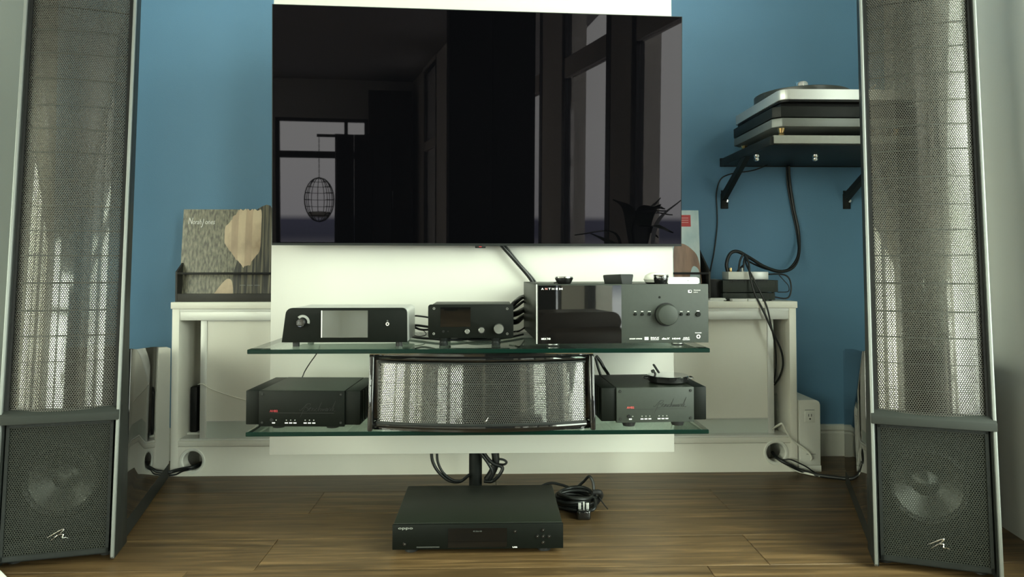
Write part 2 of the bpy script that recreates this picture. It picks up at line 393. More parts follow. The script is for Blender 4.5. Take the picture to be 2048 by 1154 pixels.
# floor: a screed under the planks, sheet flooring in the rest of the room, planks in the part that can be seen
YP = 0.938
bm = bmesh.new()
bm_prism(bm, [(XL - 2.2, YR - 0.3), (1.9, YR - 0.3), (1.9, YP), (XL, YP), (XL, 2.2), (XL - 2.2, 2.2)], 'z', -0.12, 0.0)
bm_prism(bm, [(XL, YP), (1.9, YP), (1.9, YB + 0.2), (XL, YB + 0.2)], 'z', -0.12, -0.008)
floor = struct(finish('floor', bm, 'wood'))
PL_W = 0.19
rows = [(1.698 + PL_W * k) for k in range(-4, 6)]
joint0 = {1.698: 0.66, 1.508: 0.508}
for k, y0 in enumerate(rows):
    y1 = min(y0 + PL_W, YB)
    if y1 - y0 < 0.02: continue
    j = joint0.get(round(y0, 3), random.uniform(-0.6, 0.6)); xs = [j]
    while xs[0] > XL: xs.insert(0, xs[0] - 1.22)
    while xs[-1] < 1.50: xs.append(xs[-1] + 1.22)
    for a, b in zip(xs, xs[1:]):
        a2, b2 = max(a, XL), min(b, wr_back.x + 0.02)
        if b2 - a2 < 0.05: continue
        bm = bmesh.new(); hx, hy = (b2 - a2) / 2, (y1 - y0) / 2; g = 0.0009; e = 0.0012
        lo = [bm.verts.new((x, y, -0.009)) for x, y in ((-hx, -hy), (hx, -hy), (hx, hy), (-hx, hy))]
        mi = [bm.verts.new((x, y, -e)) for x, y in ((-hx + g * .5, -hy + g * .5), (hx - g * .5, -hy + g * .5), (hx - g * .5, hy - g * .5), (-hx + g * .5, hy - g * .5))]
        hi = [bm.verts.new((x, y, 0)) for x, y in ((-hx + 2 * g, -hy + 2 * g), (hx - 2 * g, -hy + 2 * g), (hx - 2 * g, hy - 2 * g), (-hx + 2 * g, hy - 2 * g))]
        for P, Q in ((lo, mi), (mi, hi)):
            for i in range(4): bm.faces.new((P[i], P[(i + 1) % 4], Q[(i + 1) % 4], Q[i]))
        bm.faces.new(hi)
        me = bpy.data.meshes.new('plank'); bm.to_mesh(me); bm.free(); me.materials.append(M['wood'])
        o = link('plank', me, floor); o.matrix_parent_inverse = Matrix.Translation(-floor.location)
        o.location = ((a2 + b2) / 2, (y0 + y1) / 2, 0)
struct(box('wall_back', XL - 0.2, 1.75, YB, YB + 0.15, 0, 3.3, 'blue'))
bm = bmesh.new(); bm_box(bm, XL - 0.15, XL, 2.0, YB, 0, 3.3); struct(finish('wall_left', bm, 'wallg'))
bm = bmesh.new(); bm_box(bm, XLW - 0.15, XL - 0.15, 2.0, 2.15, 0, 3.3)
ys = [YR] + [v for p in LPANES for v in p] + [2.0]
for k in range(0, len(ys), 2): bm_box(bm, XLW - 0.15, XLW, ys[k], ys[k + 1], 0, 3.3)
for y0, y1 in LPANES: bm_box(bm, XLW - 0.15, XLW, y0, y1, 0, LZ0); bm_box(bm, XLW - 0.15, XLW, y0, y1, LZ1, 3.3)
struct(finish('wall_far_left', bm, 'wallw'))
for k, (y0, y1) in enumerate(LPANES):
    bm = bmesh.new(); t = .06
    for q in ((y0, y0 + t, LZ0, LZ1), (y1 - t, y1, LZ0, LZ1), (y0 + t, y1 - t, LZ0, LZ0 + t), (y0 + t, y1 - t, LZ1 - t, LZ1), ((y0 + y1) / 2 - .03, (y0 + y1) / 2 + .03, LZ0 + t, LZ1 - t)): bm_box(bm, XLW - .07, XLW - .02, *q)
    w = struct(finish('window_%d' % (8 + k), bm, 'wframe'))
    bm = bmesh.new(); bm_box(bm, XLW - .047, XLW - .043, y0 + t, y1 - t, LZ0 + t, LZ1 - t); bmesh.ops.translate(bm, verts=bm.verts, vec=-w.location); finish('pane', bm, 'pane', w)
struct(box('ceiling', XL - 2.2, 2.0, YR - 0.2, YB + 0.15, ZTOP + 0.06, ZTOP + 0.2, 'ceil'))
# right-hand wall: solid piers, beams above and below the glass
def wbox(bm, s0, s1, o0, o1, z0, z1): bm_box(bm, s0, s1, o0, o1, z0, z1)
def place_wall(o):
    o.matrix_world = Matrix.Translation(WA) @ Matrix.Rotation(WROT, 4, 'Z') @ Matrix.Translation(o.location); return o
bm = bmesh.new(); wbox(bm, -0.76, PANES[0][0], 0, 0.2, 0, ZTOP + .06)
struct(place_wall(finish('wall_right', bm, 'wallw')))
ends = [p for p in PANES]
for k in range(len(PANES)):
    s1 = PANES[k][1]; s2 = PANES[k + 1][0] if k + 1 < len(PANES) else 10.8
    bm = bmesh.new(); wbox(bm, s1, s2, 0.0, 0.2, 0, ZTOP + .06)
    struct(place_wall(finish('trim_%d' % (k + 1), bm, 'wcol')))
    w = struct(place_wall(box('window_%d' % (k + 1), PANES[k][0], s1, 0.0, 0.2, 0, ZSILL, 'wcol')))
    bm = bmesh.new(); s0 = PANES[k][0]; t = 0.07
    def part(nm, m, *bx):
        bm = bmesh.new()
        for b in bx: wbox(bm, *b)
        bmesh.ops.translate(bm, verts=bm.verts, vec=-Vector(((s0 + s1) / 2, 0.1, 0)))
        return finish(nm, bm, m, w)
    part('window_frame', 'wframe', (s0, s0 + t, -.004, .05, ZSILL, ZTOP), (s1 - t, s1, -.004, .05, ZSILL, ZTOP), (s0 + t, s1 - t, -.004, .05, ZSILL, ZSILL + .05), (s0 + t, s1 - t, -.004, .05, ZTOP - .05, ZTOP))
    part('transom', 'wcol', (s0 + t, s1 - t, -.006, .05, ZTR0, ZTR1))
    part('head_beam', 'wcol', (s0, s1, -.02, .2, ZTOP, ZTOP + .06))
    part('pane', 'pane', (s0 + t, s1 - t, .018, .022, ZSILL + .05, ZTR0)); part('pane', 'pane', (s0 + t, s1 - t, .018, .022, ZTR1, ZTOP - .05))
# rear wall with its own window and an added one for frontal light
x0, x1, z0, z1 = BW['x0'], BW['x1'], BW['z0'], BW['z1']
bm = bmesh.new(); q = BW2
for b in ((XL - 2.15, q['x0'], 0, 3.3), (q['x0'], q['x1'], 0, q['z0']), (q['x0'], q['x1'], q['z1'], 3.3), (q['x1'], x0, 0, 3.3), (x1, 0.6, 0, 3.3), (x0, x1, 0, z0), (x0, x1, z1, 3.3)): bm_box(bm, b[0], b[1], YR - 0.15, YR, b[2], b[3])
struct(finish('wall_rear', bm, 'wallw'))
for nm, q, extra in (('window_7', BW, [(x1 - .42, x1 - .36, z0 + .06, z1 - .06)]), ('window_12', BW2, [])):
    x0, x1, z0, z1 = q['x0'], q['x1'], q['z0'], q['z1']
    bm = bmesh.new()
    for b in [(x0, x0 + .07, z0, z1), (x1 - .07, x1, z0, z1), (x0 + .07, x1 - .07, z0, z0 + .06), (x0 + .07, x1 - .07, z1 - .06, z1)] + extra: bm_box(bm, b[0], b[1], YR - .09, YR - .03, b[2], b[3])
    bm_box(bm, x0 + .07, x1 - .07, YR - .09, YR - .02, 1.9, 2.02)
    w = struct(finish(nm, bm, 'wframe'))
    bm = bmesh.new(); bm_box(bm, x0 + .07, x1 - .07, YR - .062, YR - .058, z0 + .06, z1 - .06); bmesh.ops.translate(bm, verts=bm.verts, vec=-w.location); finish('pane', bm, 'pane', w)
# skirting along the blue wall
prof = [(YB, 0), (YB - .016, 0), (YB - .016, .085), (YB - .012, .092), (YB - .014, .098), (YB - .008, .112), (YB, .116)]
struct(prism('baseboard_back', prof, 'x', XL, 1.47, 'base'))

# ------------------------------------------------------------------ white sliding-door cabinet
CF = 2.45
cx0, cx1 = -1.092, 1.053
cab = thing('sideboard', 'long low white sideboard with sliding doors along the blue wall', 'cabinet', ((cx0 + cx1) / 2, CF, 0), world=True)
ZC = 0.588
def zc(py, Y=CF, px=450): return atY(px, py, Y).z
box('top_board', cx0 - .003, cx1 + .003, CF - .006, YB - .016, zc(617.5), ZC, 'cab', cab, 0.0015)
box('side_panel', cx0, cx0 + .024, CF, YB - .018, 0, zc(617.5), 'cab', cab, 0.001)
box('side_panel', cx1 - .024, cx1, CF, YB - .018, 0, zc(617.5), 'cab', cab, 0.001)
box('back_panel', cx0 + .024, cx1 - .024, YB - .026, YB - .018, 0.0, zc(617.5), 'cab', cab)
hz0, hz1 = zc(641), zc(617.5)
hd = box('door_track', cx0 + .024, cx1 - .024, CF + .004, CF + .06, hz0, hz1 - .010, 'alu_l', cab, 0.001)
box('track_lip', cx0 + .024, cx1 - .024, CF + .002, CF + .06, hz1 - .010, hz1, 'alu_l', hd)
bz = zc(882.5); bz2 = zc(893.5)
box('bottom_board', cx0 + .024, cx1 - .024, CF + .001, YB - .026, bz2 + .001, bz, 'cab', cab, 0.001)
box('track_groove', cx0 + .026, cx1 - .026, CF + .012, CF + .07, bz, bz + .006, 'alu_l', cab)
GL, GR = atY(384.5, 922, CF), atY(1552, 905, CF); gr = 0.0335
bm = bmesh.new()
hole_plate(bm, cx0 + .024, GL.x + .2, 0, bz2, CF + .001, CF + .017, GL.x, GL.z, gr)
bm_box(bm, GL.x + .2, GR.x - .2, CF + .001, CF + .017, 0, bz2)
hole_plate(bm, GR.x - .2, cx1 - .024, 0, bz2, CF + .001, CF + .017, GR.x, GR.z, gr)
finish('plinth', bm, 'cab', cab)
for g in (GL, GR):
    lathe('cable_grommet', [(gr - .0015, .04), (gr - .0015, .001), (gr + .002, -.003), (gr + .008, -.0035), (gr + .010, .001), (gr + .002, .001)], (g.x, CF + .001, g.z), 'plastw', cab, 'y', 40)
def door(pxa, pxb, Yd, left):
    xa, xb = atY(pxa, 750, Yd).x, atY(pxb, 750, Yd).x
    zb, zt = bz + .004, hz0 + .004
    st = 0.022
    p0, p1 = (xa + st, xb) if left else (xa, xb - st)
    zl = zc(842, Yd)
    d = box('door', p0, p1, Yd + .004, Yd + .016, zl, zt - .008, 'cab', cab)
    box('stile', *((xa, xa + st) if left else (xb - st, xb)), Yd, Yd + .02, zb - .002, zt, 'alu_l', d, 0.002)
    box('lower_panel', p0, p1, Yd + .006, Yd + .016, zb, zl - .003, 'frost', d)
    box('rail', p0, p1, Yd + .003, Yd + .018, zl - .003, zl, 'alu_l', d)
    box('top_rail', p0, p1, Yd + .002, Yd + .018, zt - .008, zt, 'alu_l', d)
door(400, 985, CF + .018, True)
door(960, 1548, CF + .043, False)
# things kept in the open ends of the cabinet
o = thing('network_router', 'slim black router standing in the open left end of the sideboard', 'router', (atY(391, 860, 2.55).x, 2.575, bz), 0)
box('body', -.012, .012, -.045, .045, .012, .17, 'black', o, 0.004)
box('stand', -.028, .028, -.05, .05, 0, .012, 'plastw', o, 0.003)
tube('white_cord_across_door', [atY(396, 769, CF + .012), atY(405, 768, CF + .008), atY(420, 777, CF + .014), atY(455, 790, CF + .019), atY(500, 802, CF + .019), atY(545, 808, CF + .02)], 0.0018, 'wcable')
tag(bpy.data.objects['white_cord_across_door'], 'thin white cord hanging slack across the left sliding door', 'cord')
bpy.data.objects['white_cord_across_door'].name = 'thin_cord'
bm = bmesh.new(); bmesh.ops.create_icosphere(bm, subdivisions=3, radius=1)
rng = random.Random(3)
bgc = atY(1556, 812, 2.56)
for v in bm.verts:
    n_ = 1 + 0.25 * math.sin(v.co.x * 9 + v.co.z * 7) * math.sin(v.co.y * 8 - v.co.z * 5) + rng.uniform(-.06, .06)
    v.co = Vector((bgc.x + v.co.x * .022 * n_, 2.58 + v.co.y * .035 * n_, bz + .064 + v.co.z * .064 * n_ ))
tag(finish('plastic_bag', bm, 'acrylic', None, smooth=True, angle=80), 'crumpled clear plastic bag in the open right end of the sideboard', 'bag')

# ------------------------------------------------------------------ television stand
PY = 2.18
pa, pb = atY(540.5, 700, PY), atY(1347.5, 700, PY)
pz = atY(943, 907, PY).z
polex = atY(951, 930, 2.25).x
stand = thing('tv_stand', 'white panel television stand on a black pole between two speakers', 'tv stand', (polex, 2.25, 0), world=True)
box('back_panel', pa.x, pb.x, PY, PY + .035, pz, 1.66, 'panel', stand, 0.0015)
lathe('pole', [(0, 0.008), (.0205, 0.008), (.0205, .6), (0, .6)], (polex, 2.25, 0), 'satin', stand, 'z', 24)
box('base_plate', polex - .14, polex + .12, 2.135, 2.292, 0, .008, 'satin', stand, 0.002)
box('mast_bracket', polex - .06, polex + .06, PY + .035, 2.24, .2, .56, 'satin', stand, 0.002)
SF, SB = 1.74, 2.18
def shelf(pyt, pxl, pxr, label):
    a, b = atY(pxl, pyt, SF), atY(pxr, pyt, SF); zt = atY(957, pyt, SF).z; zb = zt - .0105
    bm = bmesh.new(); bm_box(bm, a.x, b.x, SF, SB, zb, zt, 0.0012, 1)
    for f in bm.faces: f.material_index = 0 if abs(f.normal.z) > .9 else 1
    tag(finish('glass_shelf', bm, ['shelfglass', 'gshelf_edge']), label, 'shelf', 'glass shelves of the television stand')
    for px in (640, 950, 1250):
        x = atY(px, pyt, SB).x
        box('shelf_bracket', x - .018, x + .018, SB - .05, SB + .001, zb - .006, zb, 'alu', stand, 0.001)
    return zt, zb
S1, S1b = shelf(698.0, 494, 1420, 'green edged glass shelf carrying the streamer, preamplifier and receiver')
S2, S2b = shelf(862.0, 491, 1418, 'green edged glass shelf carrying two amplifiers and the centre speaker')

# ------------------------------------------------------------------ television
TVL = Vector((-0.0345, 2.1164, 1.1247)); tvyaw, tvtilt = rad(3.43), rad(1.9)
def TV(x, y, z):
    c, s = math.cos(tvtilt), math.sin(tvtilt); z2 = z - .704 / 2; y2 = y * c - z2 * s; z3 = y * s + z2 * c
    return (x, y2, z3 + .704 / 2)
tv = thing('television', 'large wall-mounted flat television with a dark reflective screen', 'television', TVL - Vector((0, 0, .704 / 2)), tvyaw)
def tvbox(name, x0, x1, y0, y1, z0, z1, m, bev=0.0):
    bm = bmesh.new(); bm_box(bm, x0, x1, y0, y1, z0, z1, bev)
    for v in bm.verts: v.co = Vector(TV(*v.co))
    return finish(name, bm, m, tv, smooth=bev > 0)
tvbox('housing', -.614, .614, .001, .010, 0, .704, 'satin', 0.001)
tvbox('screen', -.611, .611, -.0008, .001, .006, .701, 'screen')
tvbox('electronics_box', -.42, .42, .010, .042, .05, .36, 'black', 0.004)
tvbox('bottom_strip', -.613, .613, -.0025, .002, -.001, .006, 'satin')
sx = -.004
sn = tvbox('sensor', sx - .016, sx + .016, -.004, .008, -.008, 0.0, 'black', 0.0015)
tvbox('standby_light', sx - .004, sx + .004, -.0046, -.003, -.005, -.003, 'red')
tvbox('wall_mount', -.12, .12, .010, .053, .40, .58, 'satin')

# ------------------------------------------------------------------ electrostatic floor speakers
SPW = 0.129; LEAN = math.tan(rad(5.5)); SPH = 1.50
def LN(x, y, z): return (x, y + z * LEAN, z)
def curved_sheet(name, hw, sag, z0, z1, yo, m, parent, tf=LN, nx=24, nz=2, ytilt=0.0, flip=False):
    """sheet bowed forward across its width, with UVs in metres"""
    R_ = (hw * hw + sag * sag) / (2 * sag) if sag else None
    amax = math.asin(hw / R_) if R_ else 0
    verts, faces, uvs = [], [], []
    for j in range(nz + 1):
        z = z0 + (z1 - z0) * j / nz
        for i in range(nx + 1):
            t = -1 + 2 * i / nx
            if R_: a = amax * t; x = R_ * math.sin(a); y = yo + R_ * (1 - math.cos(a)) - sag; u = R_ * a
            else: x = hw * t; y = yo; u = x
            verts.append(tf(x, y, z)); uvs.append((u, z))
    for j in range(nz):
        for i in range(nx):
            a = j * (nx + 1) + i; faces.append((a, a + 1, a + nx + 2, a + nx + 1))
    off = Vector(top_of(parent).location) if top_of(parent).name in WORLD_ROOTS else Vector((0, 0, 0))
    me = bpy.data.meshes.new(name); me.from_pydata([Vector(v) - off for v in verts], [], faces)
    lay = me.uv_layers.new(name='metres')
    for l in me.loops: lay.data[l.index].uv = uvs[l.vertex_index]
    for p in me.polygons: p.use_smooth = True
    me.materials.append(M[m])
    return link(name, me, parent)
def floor_speaker(label, loc, rot):
    t = thing('floor_speaker', label, 'speaker', loc, rot, 'tall electrostatic floor speakers')
    W = SPW; zt0, zt1 = .335, .360
    for s in (-1, 1):
        # side cheek: leaning front edge, deeper towards the floor
        poly = [(0.004, .012), (0.125, .0), (0.118, .30), (.085 + .35 * LEAN, .62), (.05 + SPH * LEAN, SPH), (0.004 + SPH * LEAN, SPH)]
        poly[0] = (0.006, .004)
        a, b = sorted((s * W, s * (W - .010)))
        c = prism('side_cheek', poly, 'x', a, b, 'satin', t, bev=0.0015)
        a, b = sorted((s * (W + .0006), s * (W - .0068)))
        prism('side_rail', [(-.004, .012), (.0055, .004), (.0055 + SPH * LEAN, SPH), (-.004 + SPH * LEAN, SPH)], 'x', a, b, 'rail', c, bev=0.002)
    box('top_cap', -W, W, SPH * LEAN - .004, SPH * LEAN + .05, SPH - .001, SPH + .014, 'satin', t, 0.004)
    # cross bar between panel and woofer
    prism('cross_bar', [(-.012, zt0), (.03, zt0), (.03, zt1 + .006), (.006, zt1 + .006), (-.012, zt1 - .006)], 'x', -W, W, 'crossbar', t, bev=0.0015, tf=lambda x, y, z: LN(x, y, z))
    curved_sheet('stator_grille', W - .015, .0155, zt1, SPH, .012, 'stator', t)
    fl = curved_sheet('diaphragm_film', W - .015, .0155, zt1, SPH, .020, 'film', t)
    curved_sheet('rear_stator', W - .015, .0155, zt1, SPH, .034, 'stator', t)
    z = zt1 + .055
    while z < SPH:
        bm = bmesh.new(); n = 12; hw = W - .015; sag = .0155; R_ = (hw * hw + sag * sag) / (2 * sag); am = math.asin(hw / R_)
        vs4 = []
        for i in range(n + 1):
            a = am * (-1 + 2 * i / n); x = R_ * math.sin(a); y = .018 + R_ * (1 - math.cos(a)) - sag
            vs4.append([bm.verts.new(LN(x, yy, zz)) for yy, zz in ((y - .002, z), (y + .001, z), (y + .001, z + .0022), (y - .002, z + .0022))])
        for A, B in zip(vs4, vs4[1:]):
            for k in range(4): bm.faces.new((A[k], A[(k + 1) % 4], B[(k + 1) % 4], B[k]))
        bm.faces.new(vs4[0]); bm.faces.new(vs4[-1][::-1])
        finish('spar', bm, 'anodg', fl)
        z += .062 if int(z * 100) % 2 else .068
    for s in (-1, 1):
        a, b = sorted((s * (W - .010), s * (W - .0165)))
        prism('panel_edge', [(.006, zt1), (.036, zt1), (.036, SPH), (.006, SPH)], 'x', a, b, 'black', t, tf=LN)
    # woofer bay
    bm = bmesh.new(); hole_plate(bm, -W + .010, W - .010, .012, zt0, .060, .072, -.004, .185, .090, 40)
    for v in bm.verts: v.co = Vector(LN(v.co.x, v.co.y - v.co.z * LEAN * .6, v.co.z))
    finish('baffle', bm, 'satin', t)
    wf = lambda x, y, z: LN(x, y - z * LEAN * .6, z)
    cn = lathe('woofer_cone', [(.074, .062), (.03, .088), (.026, .086), (.014, .078), (0, .075)], (-.004, 0, .185), 'cone', t, 'y', 40, tf=wf)
    lathe('surround', [(.092, .062), (.090, .056), (.082, .050), (.076, .056), (.074, .062)], (-.004, 0, .185), 'surr', cn, 'y', 40, tf=wf)
    lathe('driver_chassis', [(.075, .064), (.05, .12), (.0, .125)], (-.004, 0, .185), 'surr', cn, 'y', 32, tf=wf)
    gf = curved_sheet('woofer_grille', W - .020, 0, .030, zt0 - .008, .010, 'wgrille', t, nx=2)
    bm = bmesh.new()
    for a in ((-W + .014, -W + .021, .020, zt0 - .004), (W - .021, W - .014, .020, zt0 - .004)): bm_prism(bm, [(.007, a[2]), (.022, a[2]), (.022, a[3]), (.007, a[3])], 'x', a[0], a[1], LN)
    for a in ((.020, .031), (zt0 - .010, zt0 - .003)): bm_prism(bm, [(.007, a[0]), (.022, a[0]), (.022, a[1]), (.007, a[1])], 'x', -W + .014, W - .014, LN)
    finish('grille_frame', bm, 'satin', gf)
    # scrawled emblem on the grille
    bm = bmesh.new(); lx, lz, k = 0.0, .066, .00125
    st1 = [(-14, 0), (-6, 4), (2, 8.5), (9, 12), (14, 13), (10, 8), (3, 2), (-4, -3), (-8, -6)]
    st2 = [(-4, -3), (3, 2.5), (9, 4), (13, 3), (12, -1), (13, -2.5), (18, -2), (22, -4)]
    for st in (st1, st2):
        bm_tube(bm, [LN(lx + p[0] * k, .0075, lz + p[1] * k) for p in st], lambda q: .0006 + .0009 * math.sin(q * math.pi), 6, 5)
    finish('emblem', bm, 'chrome', gf, smooth=True)
    # bass enclosure behind and its plinth
    z1f, z1b = .495, .437
    pol = [(.115, .056), (.666, .056), (.666, z1b), (.60, z1b + .012), (.40, z1b + .034), (.2, z1f - .008), (.145, z1f)]
    prism('bass_enclosure', pol, 'x', -W + .001, W - .001, 'gloss', t, bev=0.002)
    prism('plinth', [(.03, .010), (.664, .010), (.664, .056), (.03, .056)], 'x', -W + .003, W - .003, 'satin', t)
    box('chassis', -W + .010, W - .010, .14, .16, .056, .5, 'black', t)
    for x in (-W + .03, W - .03):
        for y in (.06, .62): disc('foot', (x, y, 0), .014, .011, 'rubber', t, 'z', 16)
    # binding posts at the back
    for x in (-.03, .03): disc('terminal', (x, .666, .16), .008, -.018, 'brass', t, 'y', 12, bev=0.001)
    return t
A = atZ(227, 1123, 0); th = rad(13.8)
floor_speaker('tall electrostatic speaker whose glossy side mirrors the sideboard and record crate', Vector((A.x - .129 * math.cos(th), A.y - .129 * math.sin(th), 0)), th)
A = atZ(1750, 1138, 0); th = rad(-21)
floor_speaker('tall electrostatic speaker standing beside the pale wall and below the turntable shelf', Vector((A.x + .129 * math.cos(th), A.y + .129 * math.sin(th), 0)), th)

# ------------------------------------------------------------------ streamer on the upper shelf
def feet(t, pts, r, h, m='rubber', ring=None):
    for x, y in pts:
        f = disc('foot', (x, y, 0), r, h, m, t, 'z', 20)
        if ring: lathe('foot_ring', [(r + .0004, h * .25), (r + .0012, h * .35), (r + .0012, h * .6), (r + .0004, h * .7)], (x, y, 0), ring, f, 'z', 20)
FY = 1.79
fc = Face(690, FY, 0, S1)
st = thing('music_streamer', 'black and silver music streamer with a wide grey screen and round knob', 'streamer', fc.o)
a, b = fc(563, 685), fc(814, 686); tz = fc(690, 616)[1]; fz = a[1]
xl, xr = a[0], b[0]
face = [(xl, fz), (xr, fz)] + [(p[0], p[1]) for p in rrect(xl + .007, xr - .001, fz, tz, (.001, .001, .013, .015), 6)[7 - 3:]]
face = [(xl, fz), (xr, fz)] + rrect(xl + .009, xr - .001, fz, tz, (0, 0, .012, .016), 6)[2:]
inner = [(x * .985 + .002, z) for x, z in face]
prism('front_panel', face, 'y', 0, .012, 'anod', st, bev=0.0008, smooth=True)
prism('case', [(x * .992 + .001, fz + (z - fz) * .985 + .0002) for x, z in face], 'y', .012, .185, 'alu', st, bev=0.001, smooth=True)
k = fc(603, 645.5)
bm = bmesh.new(); ar_ = [rad(q) for q in range(-15, 141, 10)]; kc = (k[0] + .003, k[1] + .002); R0, R1 = [], []
for q in ar_:
    R0.append([bm.verts.new((kc[0] + r_ * math.cos(q), y_, kc[1] + r_ * math.sin(q))) for r_ in (.0115, .0175) for y_ in (-.0008, .0005)])
for U, V in zip(R0, R0[1:]):
    for i_, j_ in ((0, 1), (1, 3), (3, 2), (2, 0)): bm.faces.new((U[i_], U[j_], V[j_], V[i_]))
finish('knob_arc', bm, 'greyprint', st)
kb = lathe('knob', [(0.0, -.0115), (.0098, -.0118), (.0110, -.0105), (.0115, -.001), (.0115, 0)], (k[0], 0, k[1]), 'gloss', st, 'y', 32)
a, b = fc(643, 621), fc(735.5, 675)
box('screen', a[0], b[0], -.0012, .001, b[1], a[1], 'lcd', st)
box('screen_edge', a[0] - .0005, a[0] + .0022, -.0016, .001, b[1], a[1], 'alu', st)
k = fc(775, 648)
lathe('headphone_jack', [(.0022, .004), (.0022, -.0012), (.0045, -.0012), (.0048, 0)], (k[0], 0, k[1]), 'chrome', st, 'y', 24)
text('lettering', 'Ω', k[0] - .0018, k[1] + .006, .0035, 'greyprint', st)
p1, p2 = fc(588, 691)[0], fc(796, 691)[0]
feet(st, [(p1, .02), (p2, .02), (p1, .165), (p2, .165)], .0085, fz, 'rubber')
# ------------------------------------------------------------------ small preamplifier
fc = Face(941, 1.80, 0, S1)
pr = thing('headphone_preamp', 'small black preamplifier with a bright little display, raised on pillar feet', 'preamplifier', fc.o)
a, b = fc(856, 676.5), fc(1027, 609); xl, xr, zb, zt = a[0], b[0], a[1], b[1]
prism('front_panel', rrect(xl, xr, zb, zt, .006, 4), 'y', 0, .010, 'anod', pr, bev=0.0007)
box('case', xl + .008, xr - .006, .010, .165, zb + .003, zt - .001, 'lidgrey', pr, 0.001)
a, b = fc(881, 614.5), fc(941, 653.5)
box('display', a[0], b[0], -.001, .001, b[1], a[1], 'display', pr)
for px, py in ((868, 617), (1014.5, 617.5), (867.5, 667.5), (1014.5, 667.5)):
    k = fc(px, py); s_ = disc('screw', (k[0], 0, k[1]), .0032, .0012, 'steel', pr, 'y', 16); disc('socket', (k[0], -.0012, k[1]), .0015, .0002, 'black', s_, 'y', 6)
k = fc(934.5, 663); disc('button', (k[0], 0, k[1]), .0062, .004, 'steel', pr, 'y', 28, 0.001)
k = fc(963, 660.5); lathe('button_ring', [(.0095, 0), (.0095, -.001), (.0075, -.001), (.0075, 0)], (k[0], 0, k[1]), 'black', pr, 'y', 28); disc('button', (k[0], 0, k[1]), .0074, .004, 'steel', pr, 'y', 28, 0.001)
k = fc(997.5, 657); lathe('volume_knob', [(0, -.0145), (.0115, -.0150), (.0128, -.0135), (.013, 0)], (k[0], 0, k[1]), 'steel', pr, 'y', 40)
k = fc(886.5, 663); disc('headphone_socket', (k[0], 0, k[1]), .0032, .0008, 'black', pr, 'y', 20)
k = fc(896, 663); disc('sensor', (k[0], 0, k[1]), .0016, .0006, 'black', pr, 'y', 16)
for px in (886, 992):
    x = fc(px, 690)[0]
    for y in (.02, .14):
        f = lathe('foot', [(0, 0), (.0105, 0), (.0115, zb * .3), (.0095, zb * .45), (.0095, zb * .6), (.0115, zb * .72), (.0115, zb), (0, zb)], (x, y, 0), 'satin', pr, 'z', 24)

# ------------------------------------------------------------------ audio-video receiver
AR = rad(3.0)
fc = Face(1245, 1.775, AR, S1)
av = thing('av_receiver', 'big charcoal receiver with smoked display window and large round volume knob', 'receiver', fc.o, AR)
a, b = fc(1073.5, 688), fc(1416.5, 568); xl, xr, zb, zt = a[0], b[0], a[1], b[1]
box('front_panel', xl, xr, 0, .016, zb, zt, 'anodg', av, 0.0012)
box('case', xl + .003, xr - .003, .016, .37, zb + .004, zt - .002, 'lidgrey', av, 0.001)
a, b = fc(1076.5, 571), fc(1243, 686)
box('display_window', a[0], b[0], -.0012, .002, b[1], a[1], 'display', av)
box('bright_edge', xl - .0008, xl + .0014, -.0008, .01, zb, zt, 'alu', av)
k = fc(1332, 629)
kn = lathe('volume_knob', [(0, -.0235), (.018, -.0228), (.0245, -.0205), (.0265, -.017), (.0268, 0)], (k[0], 0, k[1]), 'anodg', av, 'y', 56)
lathe('knob_collar', [(.0295, 0), (.0295, -.0012), (.0268, -.0012), (.0268, 0)], (k[0], 0, k[1]), 'black', kn, 'y', 48)
for px, s_ in ((1270.5, 'MENU'), (1284.5, 'INPUT'), (1298.5, 'VOL DN'), (1362.5, 'VOL UP'), (1376.5, 'MUTE')):
    k = fc(px, 628.5); disc('button', (k[0], 0, k[1]), .0036, .0035, 'anod', av, 'y', 20, 0.0008)
    text('lettering', s_, k[0], k[1] + .0062, .0014, 'print', av, align='CENTER', offset=0.00012)
k = fc(1396, 628.5); disc('power_button', (k[0], 0, k[1]), .0062, .0035, 'anod', av, 'y', 24, 0.0008); text('lettering', 'POWER', k[0], k[1] + .0075, .0015, 'print', av, align='CENTER', offset=0.00012)
k = fc(1396.5, 673); lathe('headphone_jack', [(.0028, .006), (.0028, -.0012), (.0052, -.0012), (.0056, 0)], (k[0], 0, k[1]), 'chrome', av, 'y', 24); text('lettering', 'PHONES', k[0], k[1] + .0085, .0016, 'print', av, align='CENTER', width=.0165, offset=0.00012)
k = fc(1319, 594.5); disc('infrared_sensor', (k[0], 0, k[1]), .003, .0004, 'anod', av, 'y', 20)
# maker's name: spaced capitals, second one pale red
for s_, px, wpx, m_ in (('A', 1082.5, 5, 'print'), ('N', 1089.7, 4.4, 'pinkprint'), ('T', 1097.2, 3.8, 'print'), ('H', 1103.3, 4.6, 'print'), ('E', 1110.8, 4.2, 'print'), ('M', 1117.8, 6.6, 'print')):
    k = fc(px, 579.5); text('lettering', s_, k[0], k[1], .0046, m_, av, y=-.0018, width=wpx / 800, offset=0.00015)
k = fc(1082.5, 679.5); text('lettering', 'MRX 740', k[0], k[1], .0046, 'print', av, y=-.0018, width=.0225, offset=0.00015)
k = fc(1376, 583); bm = bmesh.new(); bm_prism(bm, rrect(k[0], k[0] + .0092, k[1] - .0032, k[1] + .0038, .0012, 3), 'y', -.0007, 0)
mk = finish('cast_mark', bm, 'print', av); prism('mark_window', rrect(k[0] + .0032, k[0] + .0084, k[1] - .0012, k[1] + .003, .0006, 3), 'y', -.0010, -.0006, 'anodg', mk)
k = fc(1387, 581.2); text('lettering', 'Chromecast', k[0], k[1], .0026, 'print', av, width=.0175)
